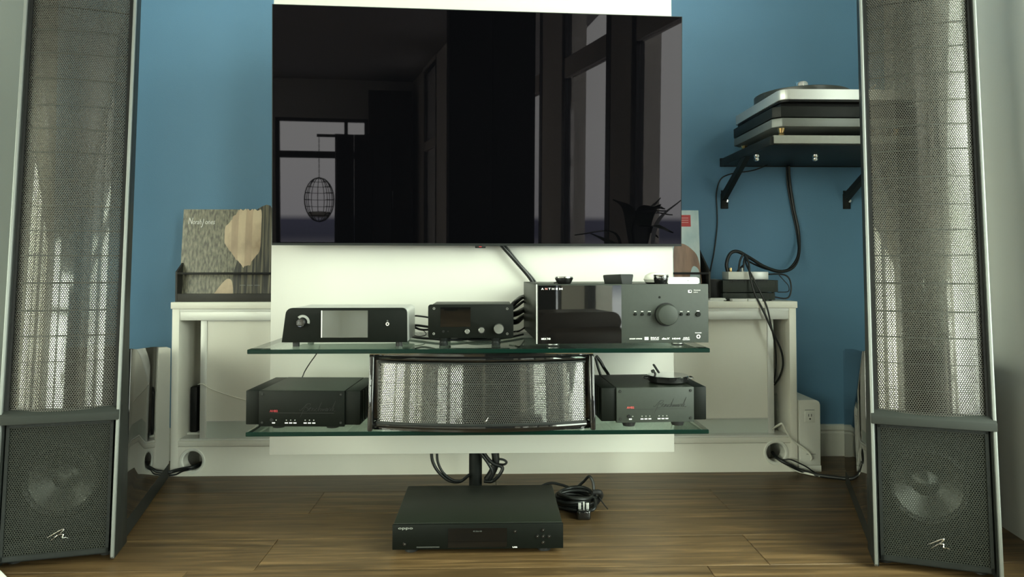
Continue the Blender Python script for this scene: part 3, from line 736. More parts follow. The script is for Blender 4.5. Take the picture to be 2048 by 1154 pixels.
k = fc(1387, 585.2); text('lettering', 'built-in', k[0], k[1], .0022, 'print', av, width=.0105)
for s_, pa_, pb_, py, h in (('DOLBY ATMOS', 1259, 1284, 678.6, .0026), ('IMAX', 1301, 1318, 677.5, .0045), ('ENHANCED', 1301.5, 1317.5, 680, .0015), ('dts:X', 1323, 1339, 679, .0048), ('HDMI', 1344, 1360, 678.6, .0036), ('ARC', 1366, 1379, 677.5, .0040), ('GENESIS', 1365, 1379.5, 680, .0014)):
    k, k2 = fc(pa_, py), fc(pb_, py); text('lettering', s_, k[0], k[1], h, 'print', av, width=k2[0] - k[0], shear=.25 if s_ == 'dts:X' else 0, offset=0.00012)
k, k2 = fc(1289, 680), fc(1297, 674); bm = bmesh.new()
for i in range(3): bm_box(bm, k[0], k2[0], -.0007, 0, k[1] + i * .0028, k[1] + i * .0028 + .0019)
finish('format_mark', bm, 'print', av)
p1, p2 = fc(1111, 690)[0], fc(1365.5, 690)[0]
feet(av, [(p1, .045), (p2, .045), (p1, .31), (p2, .31)], .0155, zb, 'rubber', 'steel')
AVT = fc.o.z + zt - .002         # top of the receiver
def on_av(px, py, depth):
    """point on the receiver's lid seen at that pixel column, so far behind its front"""
    f2 = Face(px, 1.775 + depth, AR, S1); x, z = f2(px, py); return f2.o + f2.u * x
# ------------------------------------------------------------------ things on the receiver
p = on_av(1128, 565, .10)
o = thing('smart_dial', 'low black puck with a tapered base on the receiver, next to its maker name', 'remote', (p.x, p.y, AVT))
lathe('body', [(0, 0), (.016, 0), (.019, .003), (.0242, .0145), (.0242, .016), (0, .016)], (0, 0, 0), 'gloss', o, 'z', 32)
lathe('rim', [(.0236, .0155), (.0244, .0165), (.0236, .0192), (.0196, .020), (0, .020)], (0, 0, 0), 'chrome', o, 'z', 32)
tube('tail', [(-.012, 0, .004), (-.02, .002, .0035), (-.0265, .004, .0025)], .0018, 'cable', o)
p = on_av(1240, 560, .07)
def remote_wedge(label, p, w, w2, d, h, rot, m, tilt):
    t = thing('remote_control', label, 'remote', (p.x, p.y, AVT), rot)
    bm = bmesh.new()
    prof = [(-w2 / 2, 0), (w2 / 2, 0), (w / 2, h * .88), (w / 2 - .001, h), (-w / 2 + .001, h), (-w / 2, h * .88)]
    bm_prism(bm, prof, 'y', 0, d)
    for v in bm.verts:
        if v.co.z > h * .5: v.co.z -= tilt * v.co.y
    bmesh.ops.bevel(bm, geom=list(bm.edges), offset=.0008, segments=2, affect='EDGES')
    finish('body', bm, m, t, smooth=True)
    bm = bmesh.new(); bm_box(bm, -w * .4, w * .4, .008, d - .008, h - .0006, h + .0004)
    for v in bm.verts: v.co.z -= tilt * v.co.y
    finish('keypad', bm, 'black', t)
    return t
remote_wedge('charcoal wedge shaped remote lying crosswise in the middle of the receiver lid', on_av(1254, 562, .025), .036, .027, .11, .0265, rad(15), 'satin', .03)
p = on_av(1322, 560, .045)
o = thing('black_cup', 'small glossy black cup on the receiver in front of white remotes', 'cup', (p.x, p.y, AVT))
lathe('bowl', [(0, 0), (.013, 0), (.0165, .004), (.0188, .014), (.0192, .023), (.0182, .0245), (.0178, .022), (.017, .008), (.012, .004), (0, .004)], (0, 0, 0), 'gloss', o, 'z', 36)
lathe('rim', [(.0193, .0225), (.0196, .0238), (.0188, .0249), (.0180, .0240)], (0, 0, 0), 'chrome', o, 'z', 36, closed=True)
p = on_av(1313, 560, .11)
o = thing('white_game_controller', 'white rounded controller with a black front lying behind the black cup', 'controller', (p.x, p.y, AVT), rad(8))
lathe('shell', [(0, .004), (.030, .004), (.034, .012), (.030, .022), (.018, .029), (0, .031)], (0, 0, 0), 'plastw', o, 'z', 32)
lathe('underside', [(0, 0), (.024, 0), (.031, .0035), (.030, .0045), (0, .0045)], (0, 0, 0), 'black', o, 'z', 32)
p = on_av(1370, 562, .05)
o = thing('white_remote', 'smooth white plastic remote with rounded end on the right of the receiver', 'remote', (p.x, p.y, AVT), rad(4))
bm = bmesh.new(); bm_prism(bm, rrect(-.046, .036, 0, .0185, (.006, .006, .006, .006), 5), 'y', 0, .035); finish('body', bm, 'plastw', o, smooth=True)
lathe('button', [(0, -.0006), (.0018, -.0006), (.0018, .0)], (.008, 0, .010), 'greyprint', o, 'y', 16)
o2 = prism('end_cap', rrect(.0335, .0385, .001, .0175, (.002, .005, .005, .002), 4), 'y', .001, .034, 'frost', o, smooth=True)

# ------------------------------------------------------------------ power amplifiers on the lower shelf
SIGNATURE = ([(.2, -1.5), (.55, -.2), (.95, 1.1), (1.2, 1.9)], [(-.4, .5), (-.1, .15), (.5, .9), (1.2, 1.75), (2.1, 1.8), (1.8, 1.15), (1.05, .9), (1.7, .7), (1.65, .1), (.95, -.05), (.4, .2)],
    [(1.8, .35), (2.3, .75), (2.2, .98), (1.98, .55), (2.2, .06), (2.6, .35), (2.82, .85), (2.76, .06), (3.0, .72), (3.26, .7), (3.26, .06), (3.6, .5), (3.96, .82), (3.68, .66), (3.6, .16), (4.0, .12), (4.4, 1.1), (4.72, 2.3), (4.52, 1.2), (4.36, .06), (4.64, .7), (4.9, .66), (4.9, .06), (5.2, .7), (5.3, .1), (5.54, .7), (5.6, .1), (5.9, .7), (6.0, .1), (6.48, .72), (6.2, .76), (6.14, .2), (6.46, .2), (6.62, .72), (6.6, .1), (6.86, .5), (7.0, .88), (7.3, .76), (7.24, .1), (7.66, .95), (8.12, 2.6), (7.9, 1.0), (7.7, .06), (8.2, .82), (7.96, .46), (8.3, 0), (8.6, .2)])
def power_amp(label, pxs, Y, rot, sig, face_m, y_txt):
    """pxs: left fin, face left, face right, right fin (photo columns)"""
    f = Face((pxs[0] + pxs[3]) / 2, Y, rot, S2)
    t = thing('power_amplifier', label, 'amplifier', f.o, rot, 'power amplifiers on the lower glass shelf')
    top, bot = pxs[4], pxs[5]
    x0, x1, x2, x3 = (f(p, 820)[0] for p in pxs[:4]); zb = f(pxs[1], bot)[1]; zt = f(pxs[1], top)[1]
    box('front_panel', x1, x2, 0, .010, zb - .001, zt, face_m, t, 0.0006)
    box('case', x1 + .001, x2 - .001, .010, .215, zb, zt - .0005, 'lidgrey', t)
    for (a, b) in ((x0, x1), (x2, x3)):
        h = box('heat_sink', a, b, .006, .215, zb + .002, zt - .0006, 'anod', t, 0.0022)
        for i in range(7):
            y = .03 + i * .026; xo = a if a == x0 else b
            box('fin', xo - .0012, xo + .0012, y, y + .012, zb + .006, zt - .005, 'anod', h)
    ix, iz = .0085, .0085
    for X in (x1 + ix, x2 - ix):
        for Z in (zb + iz, zt - iz):
            s_ = disc('screw', (X, 0, Z), .0032, .0016, 'black', t, 'y', 16); disc('socket', (X, -.0016, Z), .0016, .0002, 'anodg', s_, 'y', 6)
    sc = (x2 - x1)
    text('lettering', 'AHB2', x1 + sc * .13, zb + (zt - zb) * .40, .0050, 'redprint' if face_m == 'anod' else 'redprint2', t, width=sc * .095, offset=0.0002)
    box('divider_line', x1 + sc * .13, x2 - sc * .12, -.0003, .0001, zb + (zt - zb) * .368, zb + (zt - zb) * .376, 'darkprint', t)
    for u in (.175, .325, .375, .425, .545, .595, .645):
        box('status_label', x1 + sc * (u - .018), x1 + sc * (u + .018), -.0005, 0, zb + (zt - zb) * .075, zb + (zt - zb) * .105, 'print', t, 0.0)
        disc('indicator', (x1 + sc * (u + (.03 if u < .2 else 0)), 0, zb + (zt - zb) * .17), .0014, .0006, 'greyprint', t, 'y', 12)
    disc('power_button', (x1 + sc * .155, 0, zb + (zt - zb) * .175), .0042, .003, 'black', t, 'y', 20)
    bm = bmesh.new(); u_ = sc * .405 / 8.6; ox, oz = x1 + sc * .49, zb + (zt - zb) * .42
    for stp in SIGNATURE: bm_tube(bm, [Vector((ox + (p[0] + p[1] * .22) * u_, -.0002, oz + p[1] * u_)) for p in stp], .00042 if sig > .9 else .00030, 5, 4)
    finish('lettering', bm, 'darkprint', t)
    for X in (x1 + sc * .19, x2 - sc * .17):
        for y in (.03, .18):
            lathe('foot', [(0, 0), (.0145, 0), (.0175, zb * .6), (.0175, zb), (0, zb)], (X, y, 0), 'rubber', t, 'z', 28)
    return t, f, zt
power_amp('black power amplifier with dark face and red lettering on the lower glass shelf', (489.5, 517.5, 688.5, 719.5, 781.5, 852), 1.765, rad(-2.5), .8, 'anod', 0)
amp2, f2, zt2 = power_amp('black power amplifier with painted-in face glare and a script signature, under a round glossy dish', (1203.5, 1233.5, 1388, 1414.5, 776, 845), 1.765, rad(3), 1.0, 'anodg', 0)  # same black model, window glare put into the face tone
# round dish with handles on the right amplifier
AT2 = S2 + zt2
p = atY(1339, 755, 1.765 + .07)
o = thing('round_dish', 'round glossy black dish with two loop handles on an amplifier', 'dish', (p.x, 1.765 + .085, AT2))
lathe('bowl', [(0, 0), (.046, 0), (.0515, .004), (.0525, .013), (.0535, .0165), (0, .0165)], (0, 0, 0), 'gloss', o, 'z', 56)
lathe('lid', [(0.0, .0185), (.0515, .0185), (.0535, .0168), (.0525, .0160)], (0, 0, 0), 'chrome', o, 'z', 56)
for s in (-1, 1): tube('handle', [(s * .052, -.012, .010), (s * .062, -.009, .011), (s * .064, 0, .0115), (s * .062, .009, .012), (s * .052, .012, .012)], .0015, 'gloss', o)
DT = AT2 + .0185
p2 = atY(1309, 742, 1.82)
o = thing('phone_clip', 'tiny black tilted clip stand perched on the glossy dish', 'clip', (p2.x, 1.818, DT))
tube('post', [(0, 0, 0), (.0015, 0, .007), (-.002, 0, .013)], .0028, 'black', o)
bm = bmesh.new(); bm_box(bm, -.0022, .0022, -.007, .007, -.0125, .0125, .0008)
bmesh.ops.rotate(bm, verts=bm.verts, cent=(0, 0, 0), matrix=Matrix.Rotation(rad(-33), 3, 'Y')); bmesh.ops.translate(bm, verts=bm.verts, vec=(.004, 0, .0205)); finish('plate', bm, 'black', o, smooth=True)
bm = bmesh.new(); bm_box(bm, -.006, .003, -.005, .005, -.0035, .0035, .0015); bmesh.ops.rotate(bm, verts=bm.verts, cent=(0, 0, 0), matrix=Matrix.Rotation(rad(-20), 3, 'Y')); bmesh.ops.translate(bm, verts=bm.verts, vec=(-.003, 0, .0145)); finish('joint', bm, 'satin', o, smooth=True)

# ------------------------------------------------------------------ centre speaker
fc = Face(963.5, 1.752, 0, S2)
cs = thing('centre_speaker', 'wide centre speaker with bowed perforated grille in a glossy black frame', 'speaker', fc.o)
x0, x1 = fc(736, 780)[0], fc(1190, 780)[0]; zt = S1b - S2 - .004
SAG = .046; CL = math.tan(rad(8))
def bow(hw, sag, n=24):
    R_ = (hw * hw + sag * sag) / (2 * sag); am = math.asin(hw / R_)
    return [(R_ * math.sin(am * (-1 + 2 * i / n)), R_ * (1 - math.cos(am * (-1 + 2 * i / n))) - sag) for i in range(n + 1)]
cxm = (x0 + x1) / 2; hw = (x1 - x0) / 2
front = bow(hw - .012, SAG - .008)
poly = [(cxm + x, y + .012) for x, y in front] + [(cxm + hw - .05, .19), (cxm - hw + .05, .19)]
bm = bmesh.new(); bm_prism(bm, poly, 'z', .0, .018); finish('bottom_shell', bm, 'gloss', cs)
bm = bmesh.new(); bm_prism(bm, [(x, y + (zt * CL if y < .1 else 0)) for x, y in poly], 'z', zt - .016, zt); finish('top_shell', bm, 'gloss', cs)
bm = bmesh.new(); bm_prism(bm, [(cxm - hw + .012, .03), (cxm + hw - .012, .03), (cxm + hw - .05, .19), (cxm - hw + .05, .19)], 'z', .018, zt - .016); finish('enclosure', bm, 'gloss', cs)
for s in (-1, 1):
    a, b = sorted((cxm + s * hw, cxm + s * (hw - .0125)))
    prism('side_post', [(-.012, .0), (.055, .0), (.065, zt), (-.012 + zt * CL, zt)], 'x', a, b, 'gloss', cs, bev=.003, seg=3)
for z_ in (.012, zt - .012):
    bm = bmesh.new(); P = [Vector((cxm + x, y + .006 + z_ * CL, z_)) for x, y in bow(hw - .012, SAG - .002)]; bm_tube(bm, P, .0045, 8, 0); finish('frame_bar', bm, 'gloss', cs, smooth=True)
bm = bmesh.new(); bm_tube(bm, [Vector((cxm - hw + .001, -.012 + zt * CL, zt)), Vector((cxm - hw * .4, -.014 + zt * CL, zt + .001)), Vector((cxm + hw * .4, -.014 + zt * CL, zt + .001)), Vector((cxm + hw - .001, -.012 + zt * CL, zt))], .0016, 6, 0); finish('bright_trim', bm, 'chrome', cs, smooth=True)
gz0, gz1 = .020, zt - .024
off = Vector((cxm, 0, 0))
curved_sheet('grille', hw - .022, SAG - .010, gz0, gz1, .006, 'cgrille', cs, tf=lambda x, y, z: (cxm + x, y + (z - gz0) * CL, z))
fl = curved_sheet('diaphragm_film', hw - .022, SAG - .010, gz0, gz1, .012, 'film', cs, tf=lambda x, y, z: (cxm + x, y + (z - gz0) * CL, z))
for z_ in (gz0 - .004, gz1 + .0005):
    bm = bmesh.new(); P = [(x, y) for x, y in bow(hw - .020, SAG - .010)]
    A_ = [[bm.verts.new((cxm + x, y + dy + (z_ + dz - gz0) * CL, z_ + dz)) for dy, dz in ((.002, 0), (.012, 0), (.012, .0045), (.002, .0045))] for x, y in P]
    for U, V in zip(A_, A_[1:]):
        for k in range(4): bm.faces.new((U[k], U[(k + 1) % 4], V[(k + 1) % 4], V[k]))
    bm.faces.new(A_[0]); bm.faces.new(A_[-1][::-1]); finish('grille_trim', bm, 'satin', cs)
for z_ in (gz0 + (gz1 - gz0) * .33, gz0 + (gz1 - gz0) * .66):
    bm = bmesh.new(); bm_tube(bm, [Vector((cxm + x, y + .012 + (z_ - gz0) * CL, z_)) for x, y in bow(hw - .024, SAG - .010)], .0007, 4, 0); finish('spar', bm, 'anodg', fl)
for u in (-.30, .30):
    lathe('driver', [(.058, 0), (.052, -.006), (.046, 0), (.016, .018), (0, .013)], (cxm + u * hw * 1.15, .034, zt / 2), 'cone', cs, 'y', 32)
bm = bmesh.new()
for stp in ([(-4, -4), (0, 0), (4, 5)], [(-1, -3), (1, -1), (3, -3)]): bm_tube(bm, [Vector((cxm + .012 + p[0] * .0011, -SAG + .0135, gz0 + .011 + p[1] * .0011)) for p in stp], .0008, 6, 3)
finish('emblem', bm, 'chrome', cs)

# ------------------------------------------------------------------ disc player on the floor
ol = atZ(784, 1100, .010); orr = atZ(1127, 1100, .010)
OY = (ol.y + orr.y) / 2
fc = Face(955.5, OY, 0, .0)
op = thing('disc_player', 'flat black disc player on the floor below the white panel', 'disc player', fc.o)
a, b = fc(784.5, 1100), fc(1126.5, 1045); xl, xr, zb, zt = a[0], b[0], max(a[1], .004), b[1]
box('front_panel', xl, xr, 0, .008, zb, zt - .002, 'anod', op, 0.001)
box('case', xl + .002, xr - .002, .008, .305, zb + .002, zt, 'lidgrey', op, 0.0025)
a, b = fc(896, 1057), fc(1014, 1094); box('display_window', a[0], b[0], -.0006, .001, b[1], a[1], 'display', op)
k = fc(796, 1058.5); k2 = fc(825.5, 1058.5); text('lettering', 'oppo', k[0], k[1], .0062, 'greyprint', op, width=k2[0] - k[0], offset=0.0001)
a, b = fc(946, 1059.5), fc(964, 1063.5); text('lettering', '4K Ultra HD', a[0], b[1], .0035, 'dimprint', op, y=-.0009, width=b[0] - a[0], offset=0.0002)
for px, py in ((809, 1088), (1030, 1062.5), (1086, 1060), (1086, 1072.5), (1086, 1084.5), (1074.5, 1072.5), (1098, 1072.5)):
    k = fc(px, py); bt = lathe('button', [(0, -.0022), (.0040, -.0022), (.0048, -.0010), (.0050, 0)], (k[0], 0, k[1]), 'gloss', op, 'y', 24); disc('symbol', (k[0] + .0005, -.0022, k[1] + .0006), .0012, .0002, 'greyprint', bt, 'y', 3)
a, b = fc(833, 1093.5), fc(879, 1095); box('tray_line', a[0], b[0], -.0004, 0, b[1], a[1], 'dimprint', op)
a, b = fc(1025, 1093), fc(1034, 1095); text('lettering', 'USB', a[0], b[1], .0026, 'print', op, width=.012, offset=0.0002)
for px in (820, 1090):
    for y in (.03, .27): disc('foot', (fc(px, 1100)[0], y, 0), .016, zb + .002, 'rubber', op, 'z', 20)

# ------------------------------------------------------------------ record crates and sleeves
def sleeve_mat(name, kind):
    m = bpy.data.materials.new(name); m.use_nodes = True; nt = m.node_tree; b = nt.nodes['Principled BSDF']; b.inputs['Roughness'].default_value = 0.35
    t = nt.nodes.new('ShaderNodeTexCoord'); mp = nt.nodes.new('ShaderNodeMapping'); nt.links.new(t.outputs['Object'], mp.inputs[0])
    n = nt.nodes.new('ShaderNodeTexNoise'); r = nt.nodes.new('ShaderNodeValToRGB'); nt.links.new(mp.outputs[0], n.inputs[0]); nt.links.new(n.outputs[0], r.inputs[0]); nt.links.new(r.outputs[0], b.inputs[0])
    n.inputs['Detail'].default_value = 6; E = r.color_ramp.elements
    if kind == 'mottle':
        mp.inputs['Scale'].default_value = (140, 140, 45); n.inputs['Scale'].default_value = 1.0
        E[0].position = .35; E[0].color = (.062, .058, .040, 1); E[1].position = .68; E[1].color = (.32, .30, .215, 1)
    elif kind == 'warm':
        mp.inputs['Scale'].default_value = (26, 26, 18); n.inputs['Scale'].default_value = 0.5
        E[0].position = .32; E[0].color = (.38, .27, .17, 1); E[1].position = .6; E[1].color = (.72, .58, .40, 1)
    elif kind == 'dark':
        mp.inputs['Scale'].default_value = (150, 150, 5); n.inputs['Scale'].default_value = 1.0
        E[0].position = .42; E[0].color = (.012, .011, .008, 1); E[1].position = .72; E[1].color = (.24, .21, .13, 1)
    else:
        mp.inputs['Scale'].default_value = (22, 22, 10); n.inputs['Scale'].default_value = 1.0
        E[0].position = .3; E[0].color = (.36, .52, .56, 1); E[1].position = .65; E[1].color = (.62, .72, .72, 1)
    return m
for k_ in ('mottle', 'warm', 'dark', 'pale'): M['sl_' + k_] = sleeve_mat('sleeve_print_' + k_, k_)
M['sl_warm2'] = mat('sleeve_print_tan', (.50, .37, .25), .4, var=.25, vscale=14, stretch=(1, 1, .6))
M['sl_brown'] = mat('sleeve_print_brown', (.30, .16, .10), .4, var=.4, vscale=40, stretch=(1, 1, .2))
def crate(label, xl, xr):
    t = thing('record_crate', label, 'record crate', ((xl + xr) / 2, 2.54, ZC), 0, 'record crates on the sideboard')
    h = (xr - xl) / 2; zb = .028
    box('tray_front', -h, h, -.075, -.066, 0, zb, 'crate', t, .001)
    box('tray_floor', -h + .004, h - .004, -.066, .085, 0.0, .008, 'crate', t)
    for s in (-1, 1):
        a, b = sorted((s * h, s * (h - .006)))
        prism('side_panel', [(-.076, 0), (.085, 0), (.085, .19), (.06, .19), (-.076, .103)], 'x', a, b, 'crate', t)
    box('front_bar', -h + .006, h - .006, -.0755, -.068, .093, .101, 'black', t, .001)
    box('back_board', -h + .006, h - .006, .078, .085, .008, .19, 'crate', t)
    return t
xl = atY(350.5, 600, 2.465).x
xr = atY(1421, 570, 2.465).x
crate('black record crate below the left half of the television', xl, xl + .345)
crate('black record crate behind the receiver, below the right half of the television', xr - .345, xr)
def sleeve(name, label, x0, Y0, ang, group, m):
    """square cardboard sleeve leaning back; local x along, z up its face"""
    t = bpy.data.objects.new(name, None); COL.objects.link(t); t.empty_display_size = .05
    t.location = (x0 + .1575, Y0, ZC + .0090); t.rotation_euler = (ang, 0, 0); tag(t, label, 'record', group)
    box('cover', -.1575, .1575, 0, .004, 0, .315, m, t)
    return t
sl = sleeve('record_sleeve', 'grey brown record sleeve with white script lettering in a black crate', atY(364, 500, 2.52).x, 2.500, rad(-5.5), 'records in the crates', 'sl_mottle')
def blob(name, pts, m, y, parent):
    P = [(-.1575 + u * .315, v * .315) for u, v in pts]
    me = bpy.data.meshes.new(name); bm = bmesh.new()
    S = spline([Vector((p[0], 0, p[1])) for p in P + P[:1]], 5)[:-1]
    bm.faces.new([bm.verts.new((p.x, y, p.z)) for p in S])
    bmesh.ops.triangulate(bm, faces=bm.faces); 
    ob = finish(name, bm, m, parent); return ob
# plain generic print: pale warm streaks between dark streaked bands, no picture
rng = random.Random(21)
blob('print_patch', [(.60, .02), (.75, .02), (.995, .02), (.995, .98), (.78, .98), (.70, .86), (.64, .5), (.58, .25)], 'sl_dark', -.0003, sl)
for i, (u0, u1, t0, t1, b0, b1) in enumerate(((.47, .545, .80, .88, .62, .53), (.545, .62, .90, .985, .52, .44), (.62, .70, .985, .985, .43, .36), (.70, .775, .985, .985, .36, .40), (.775, .865, .985, .985, .41, .55))):
    blob('print_band', [(u0, b0), ((u0 + u1) / 2, (b0 + b1) / 2 - .01), (u1, b1), (u1 + .004, (b1 + t1) / 2), (u1, t1), ((u0 + u1) / 2, (t0 + t1) / 2), (u0, t0), (u0 - .004, (b0 + t0) / 2)], ('sl_warm', 'sl_warm2')[i % 2], -.0006 - .00003 * i, sl)
blob('print_band', [(.36, .02), (.57, .015), (.575, .18), (.52, .22), (.44, .14)], 'sl_warm', -.0006, sl)
for k_, (s_, x_, w_) in enumerate((('N', -.140, .016), ('orah', -.1245, .030), ('J', -.092, .010), ('ones', -.0815, .034))):
    text('lettering', s_, x_, .262 if k_ != 2 else .258, .024 if k_ in (0, 2) else .018, 'print', sl, y=-.0012, shear=.22, width=w_)
for u in (.66, .74, .82): box('print_line', -.1575 + u * .315, -.1575 + (u + .06) * .315, -.0008, -.0003, .046, .0475, 'greyprint', sl)
sr_x = atY(1399, 500, 2.52).x - .315
s2 = sleeve('record_sleeve', 'pale blue record sleeve with a red sticker behind the receiver', sr_x, 2.500, rad(-5.5), 'records in the crates', 'sl_pale')
blob('print_patch', [(.70, .05), (.985, .05), (.985, .42), (.90, .56), (.78, .62), (.70, .55)], 'sl_brown', -.0004, s2)
blob('print_patch', [(.865, .08), (.985, .08), (.985, .30), (.92, .36), (.88, .26)], 'sl_pale', -.0007, s2)
blob('print_patch', [(.74, .08), (.80, .08), (.81, .18), (.77, .22), (.74, .16)], 'sl_pale', -.0007, s2)
st_ = box('sticker', .066, .128, -.0006, 0, .256, .298, 'red', s2)
for z_ in (.286, .278, .270): box('sticker_line', .072, .120, -.0009, -.0005, z_, z_ + .0022, 'pinkprint', st_)
for k_, (dy, dz) in enumerate(((.016, -.0), (.024, -.0))):
    for X, nm in ((sl.location.x + .004, 'left'), (s2.location.x - .004, 'right')):
        t = box('record_sleeve', -.1575, .1575, 0, .004, 0, .311, 'crate' if k_ else 'paper', None)
        for v in t.data.vertices: pass
        t.location = (X, 2.500 + dy, ZC + .0090); t.rotation_euler = (rad(-5.5), 0, 0)
        tag(t, ('dark' if k_ else 'white edged') + ' record sleeve hidden behind the ' + ('grey brown' if nm == 'left' else 'pale blue') + ' sleeve', 'record', 'records in the crates')

# ------------------------------------------------------------------ turntable on its wall shelf
xA = atY(1441, 322, YB - .01).x
SZ = 1.092
sh = thing('wall_shelf', 'black steel wall shelf on diagonal brackets carrying the turntable', 'shelf', (xA + .26, YB, SZ - .17), world=True)
xB = xA + .54
box('plate', xA + .01, xB, 2.18, YB - .002, SZ - .004, SZ, 'satin', sh, .001)
box('wall_rail', xA, xB, YB - .012, YB, SZ - .006, SZ + .026, 'satin', sh, .001)
box('side_bar', xA, xA + .012, 2.17, YB - .012, SZ - .006, SZ + .022, 'satin', sh, .001)
box('side_bar', xB - .012, xB, 2.17, YB - .012, SZ - .006, SZ + .022, 'satin', sh, .001)
for px in (1513, 1630):
    for dy in (0, .05):  # second of each pair stands in for a reflection in the plate
        q = atZ(px, 319 - dy * 130, SZ - .010); lathe('bolt_and_reflection', [(0, SZ - .016), (.007, SZ - .015), (.0095, SZ - .011), (.0095, SZ - .004), (0, SZ - .004)], (q.x, q.y, 0), 'chrome', sh, 'z', 16)
for x in (xA + .004, atY(1686, 380, YB).x):
    b_ = prism('bracket', [(YB - .004, SZ - .16), (YB, SZ - .16), (YB, SZ - .095), (YB - .02, SZ - .10), (YB - .23, SZ - .004), (YB - .27, SZ - .004), (YB - .012, SZ - .135)], 'x', x, x + .018, 'satin', sh)
    box('foot_plate', x - .002, x + .026, YB - .005, YB, SZ - .165, SZ - .108, 'satin', b_, .001)
    lathe('screw', [(0, -.007), (.006, -.006), (.0075, 0)], (x + .02, YB - .005, SZ - .135), 'chrome', b_, 'y', 14)
px0 = atY(1540.5, 276, 2.17).x
slab = tag(box('stone_slab', xA + .0125, px0 + .47, 2.17, 2.60, SZ, SZ + .025, 'slab', None, .001), 'thick grey slab lying on the wall shelf below the turntable', 'slab')
XT = atY(1549, 225, 2.165).x
tt = thing('turntable', 'layered turntable with a silver plinth and round dark platter', 'turntable', (XT + .23, 2.38, SZ + .025), world=True)
def zt_(py, Y=2.165): return atY(1640, py, Y).z
z1, z2, z3, z4, z5, z6 = zt_(253), zt_(236), zt_(234), zt_(213), zt_(200), zt_(180)
for x in (XT + .035, XT + .40):
    for y in (2.20, 2.53): lathe('spike_foot', [(0, SZ + .025), (.005, SZ + .026), (.009, SZ + .034), (.0075, SZ + .037), (.012, z1)], (x, y, 0), 'brass', tt, 'z', 20)
prism('lower_board', rrect(XT, XT + .46, 2.165, 2.56, .024, 1), 'z', z1, z2, 'steel_layer', tt, bev=.0015)
prism('middle_board', rrect(XT, XT + .46, 2.165, 2.56, .020, 1), 'z', z3, z4, 'satin', tt, bev=.0012)
box('board_joint', XT + .01, XT + .45, 2.18, 2.55, z2 - .001, z3 + .001, 'black', tt)
box('shadow_gap', XT + .03, XT + .43, 2.19, 2.54, z4 - .001, z5 + .001, 'black', tt)
XP = atY(1560, 190, 2.16).x
prism('plinth', rrect(XP, XP + .44, 2.155, 2.585, .030, 6), 'z', z5, z6, 'alu', tt, bev=.0012, smooth=True)
prism('plinth_underside', rrect(XP + .006, XP + .434, 2.160, 2.58, .028, 6), 'z', z5 - .006, z5, 'black', tt)
pc = atY(1603, 175, 2.39)
pl = lathe('platter', [(0, z6), (.118, z6), (.120, z6 + .006), (.153, z6 + .010), (.155, z6 + .014), (.155, z6 + .034), (.152, z6 + .036), (0, z6 + .036)], (pc.x, 2.39, 0), 'platter', tt, 'z', 64)
lathe('record_clamp', [(0, z6 + .036), (.022, z6 + .036), (.022, z6 + .076), (.019, z6 + .082), (.013, z6 + .086), (0, z6 + .088)], (pc.x, 2.39, 0), 'chrome', pl, 'z', 32)
ta = tube('tonearm', [(XP + .39, 2.52, z6 + .045), (XP + .395, 2.40, z6 + .046), (XP + .36, 2.27, z6 + .043)], .0045, 'alu', tt)
lathe('tonearm_base', [(0, z6), (.028, z6), (.028, z6 + .03), (.016, z6 + .036), (.016, z6 + .05), (0, z6 + .052)], (XP + .39, 2.52, 0), 'satin', ta, 'z', 24)

# ------------------------------------------------------------------ boxes, papers and cables on the right end of the sideboard
def dev_box(name, label, cat, pxa, pxb, pya, pyb, Y, depth, m, zfloor):
    a, b = atY(pxa, pyb, Y), atY(pxb, pya, Y)
    t = thing(name, label, cat, ((a.x + b.x) / 2, Y, zfloor)); h = (b.x - a.x) / 2
    return t, h, b.z - zfloor
t, h, hz = dev_box('phono_preamp', 'low black slotted phono box at the bottom of a stack on the sideboard', 'preamplifier', 1446, 1550, 586, 597, 2.475, .12, 'satin', ZC)
z_a = hz
box('case', -h, h, 0, .12, .004, hz, 'anodg', t, .001); feet(t, [(-h + .012, .015), (h - .012, .015), (-h + .012, .105), (h - .012, .105)], .005, .0045)
for i in range(3): box('vent_slot', h - .04 + i * .010, h - .036 + i * .010, -.0008, .001, hz - .014, hz - .003, 'rubber', t)
o = t
t, h, hz = dev_box('phono_power_supply', 'square black box with a row of vent slots carrying a white unit', 'power supply', 1446, 1556, 560.5, 584.5, 2.472, .13, 'satin', ZC + z_a)
box('case', -h, h, 0, .13, .003, hz, 'anodg', t, .001); feet(t, [(-h + .012, .015), (h - .012, .015), (-h + .012, .11), (h - .012, .11)], .005, .0035)
for i in range(21): box('vent_slot', -h + .022 + i * .0066, -h + .0256 + i * .0066, -.0008, .004, hz - .0075, hz + .0004, 'rubber', t)
box('corner_trim', h - .010, h - .0085, -.0008, .001, .003, hz, 'darkprint', t)
ztop = ZC + z_a + hz
t, h, hz = dev_box('network_switch', 'small white and silver box with cables plugged in on a stack', 'switch', 1457, 1537, 543.5, 557, 2.485, .07, 'plastw', ztop)
box('body', -h, h * .18, 0, .07, .002, hz, 'plastw', t, .0015); box('metal_cover', h * .18, h, .001, .07, .002, hz, 'alu', t, .001)
feet(t, [(-h + .012, .012), (h - .012, .012), (0, .06)], .004, .0025)
for dx in (-.055, -.012): box('plug', dx - .004, dx + .004, .022, .034, hz - .001, hz + .014, 'brass' if dx < -.02 else 'plastw', t, .001)
zsw = ztop + hz
t, h, hz = dev_box('power_adapter', 'dark square adapter box between the receiver and a stack of boxes', 'adapter', 1419, 1444, 559, 590, 2.50, .09, 'black', ZC)
box('body', -h, h, 0, .09, 0, hz, 'black', t, .002); box('label_plate', -h + .006, h - .006, .02, .07, hz - .0002, hz + .0006, 'greyprint', t)
